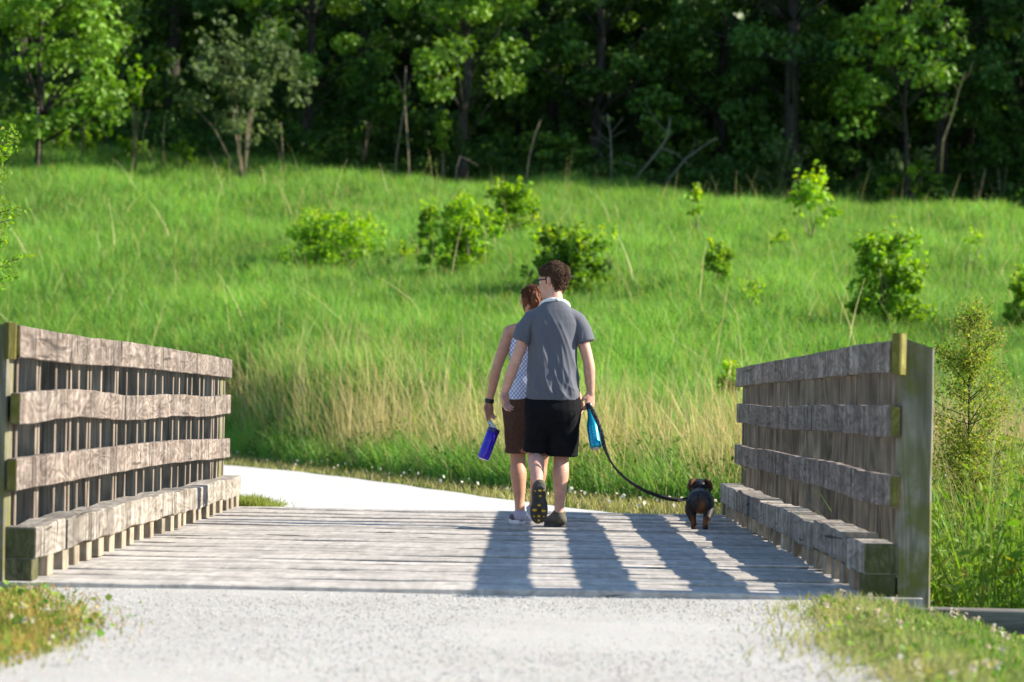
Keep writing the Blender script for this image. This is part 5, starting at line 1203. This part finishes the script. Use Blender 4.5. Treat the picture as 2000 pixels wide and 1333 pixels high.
for i in range(len(ctrl) - 1):
    p0, p1, p2, p3 = ctrl[max(i - 1, 0)], ctrl[i], ctrl[i + 1], ctrl[min(i + 2, len(ctrl) - 1)]
    for k in range(6):
        t_ = k / 6; pts.append(0.5 * (2 * p1 + (p2 - p0) * t_ + (2 * p0 - 5 * p1 + 4 * p2 - p3) * t_ ** 2 + (3 * p1 - p0 - 3 * p2 + p3) * t_ ** 3))
pts.append(ctrl[-1]); pts = np.array(pts); T_ = np.gradient(pts, axis=0); T_ /= np.linalg.norm(T_, axis=1)[:, None]; n = len(pts)
tw = np.interp(np.linspace(0, 1, n), [0, 0.25, 0.45, 0.6, 0.85, 1], [0.2, 0.35, 1.25, 0.95, 0.5, 0.9])
V = []
for p, t_, w_ in zip(pts, T_, tw):
    s1 = np.cross(t_, (0, 1.0, 0)); s1 /= np.linalg.norm(s1); s2 = np.cross(t_, s1); sdir = s1 * math.cos(w_) + s2 * math.sin(w_); nd = np.cross(t_, sdir); hw_, ht = 0.0150 * min(1.0, 0.45 + len(V) / 40), 0.0014
    V += [p - sdir * hw_ - nd * ht, p + sdir * hw_ - nd * ht, p + sdir * hw_ + nd * ht, p - sdir * hw_ + nd * ht]
Q = [(4 * i + a, 4 * i + (a + 1) % 4, 4 * i + 4 + (a + 1) % 4, 4 * i + 4 + a) for i in range(n - 1) for a in range(4)] + [(0, 3, 2, 1), (4 * n - 4, 4 * n - 3, 4 * n - 2, 4 * n - 1)]
cl = np.repeat(np.interp(np.linspace(0, 1, n), [0, 0.38, 0.46, 1], [1, 1, 0.15, 0.1]), 4)
lr = thing('leash', pts[0], 'black webbing dog leash with pale print hanging in a curve to the dog', 'leash')
MB().add(np.array(V) - pts[0], np.array(Q), np.stack([cl] * 3, 1)).build('strap', m_leash, lr, True)
# hand loop going round the wrist side and the metal clip at the dog
hp = np.array(lr.location)
m_metal = bottlemat('steel', (0.55, 0.55, 0.55), 1.0, 0.3)
e_ = pts[-1] - hp; e0 = pts[-7] - hp
v, q = ring_tube([e0, (e0 + e_) / 2 + np.array([0, 0, -0.004]), e_], [0.005, 0.006, 0.004], 8); MB().add(v, q).build('clip', m_metal, lr, True)

# ---- dachshund
DX = at(1366, 1036, 19.3).x
dog = thing('dog', (DX, 19.3, 0.004), 'small black and tan dachshund walking away on the leash', 'dog', None, -math.atan2(DX, 19.3))
def dogcol(V):
    blk = np.array([0.008, 0.0075, 0.0085]); tan = np.array([0.25, 0.095, 0.032]); f_ = np.zeros(len(V)); x, y, z = V.T
    blob = lambda cx, cy, cz, rx, ry, rz_: np.exp(-(((x - cx) / rx) ** 2 + ((y - cy) / ry) ** 2 + ((z - cz) / rz_) ** 2))
    f_ = np.maximum(f_, blob(0.016, -0.02, 0.165, 0.022, 0.06, 0.042)); f_ = np.maximum(f_, 0.5 * blob(0.0, 0.0, 0.115, 0.03, 0.06, 0.03))
    for s_ in (-1, 1): f_ = np.maximum(f_, 0.95 * blob(s_ * 0.04, -0.01, 0.055, 0.022, 0.05, 0.035)); f_ = np.maximum(f_, 0.8 * blob(s_ * 0.062, 0.40, 0.03, 0.03, 0.06, 0.05))
    f_ = np.maximum(f_, 0.9 * blob(0, 0.66, 0.245, 0.03, 0.06, 0.03))
    f_ = np.clip(f_ * 1.3, 0, 1)[:, None]; n_ = 0.85 + 0.3 * np.sin(x * 400 + 5 * np.sin(z * 120))[:, None] * 0.4
    return (blk * (1 - f_) + tan * f_) * n_
db = [ring_tube([(0, 0.0, 0.175), (0, 0.05, 0.188), (0, 0.15, 0.19), (0, 0.28, 0.185), (0, 0.39, 0.187), (0, 0.46, 0.205)], [(0.062, 0.062), (0.086, 0.082), (0.083, 0.076), (0.088, 0.082), (0.092, 0.09), (0.066, 0.07)], 20, True, (1, 0, 0)),
      ring_tube([(0, 0.43, 0.215), (0, 0.48, 0.25), (0, 0.52, 0.282)], [0.062, 0.052, 0.048], 14),
      ring_tube([(0, 0.47, 0.288), (0, 0.52, 0.293), (0, 0.57, 0.282), (0, 0.63, 0.262), (0, 0.69, 0.250)], [(0.042, 0.034), (0.056, 0.044), (0.046, 0.038), (0.027, 0.024), (0.018, 0.016)], 14)]
for s_ in (-1, 1):
    st_ = 0.045 if s_ < 0 else -0.025
    db.append(ring_tube([(s_ * 0.055, 0.05, 0.185), (s_ * 0.062, 0.035 + st_ * 0.4, 0.125), (s_ * 0.050, -0.008 + st_ * 0.8, 0.080), (s_ * 0.038, -0.002 + st_, 0.035), (s_ * 0.040, 0.012 + st_, 0.014)], [(0.040, 0.060), (0.040, 0.050), (0.027, 0.030), (0.017, 0.019), (0.020, 0.026)], 12))
    db.append(ring_tube([(s_ * 0.050, 0.40, 0.16), (s_ * 0.050, 0.40, 0.10), (s_ * 0.042, 0.385, 0.055), (s_ * 0.040, 0.40, 0.014)], [(0.034, 0.044), (0.026, 0.03), (0.019, 0.021), (0.021, 0.027)], 12))
    db.append(ring_tube([(s_ * 0.040, 0.014 + st_, 0.012), (s_ * 0.042, 0.045 + st_, 0.010)], [0.015, 0.013], 10))
db.append(ring_tube([(0, 0.0, 0.222), (-0.012, -0.035, 0.238), (-0.014, -0.05, 0.212), (0.002, -0.055, 0.18), (0.008, -0.052, 0.155)], [0.018, 0.014, 0.012, 0.009, 0.005], 10))
m_fur = colmat('black_tan_fur', (0.02, 0.02, 0.02), 0.55, 0.35, nscale=180, namt=0.35, bmp=0.4, bdist=0.002, attr=True)
union('body', db, 0.0055, 2, m_fur, dog, None, dogcol)
m_ear = colmat('tan_ear', (0.085, 0.034, 0.015), 0.7, 0.2, nscale=120, namt=0.4)
for s_ in (-1, 1):
    v, q = ring_tube([(s_ * 0.040, 0.50, 0.326), (s_ * 0.060, 0.49, 0.316), (s_ * 0.070, 0.488, 0.288), (s_ * 0.072, 0.49, 0.262)], [(0.010, 0.018), (0.016, 0.026), (0.019, 0.030), (0.012, 0.018)], 12, True, (1, 0, 0.3)); MB().add(v, q).build('ear', m_ear, dog, True)
a = np.linspace(0, 2 * math.pi, 24); v, q = ring_tube([(0.070 * math.cos(k), 0.455 - 0.02 * math.sin(k), 0.235 + 0.062 * math.sin(k)) for k in a], [(0.003, 0.006)] * 24, 8, False, (0, 1, 0)); MB().add(v, q).build('collar', m_plast, dog, True)
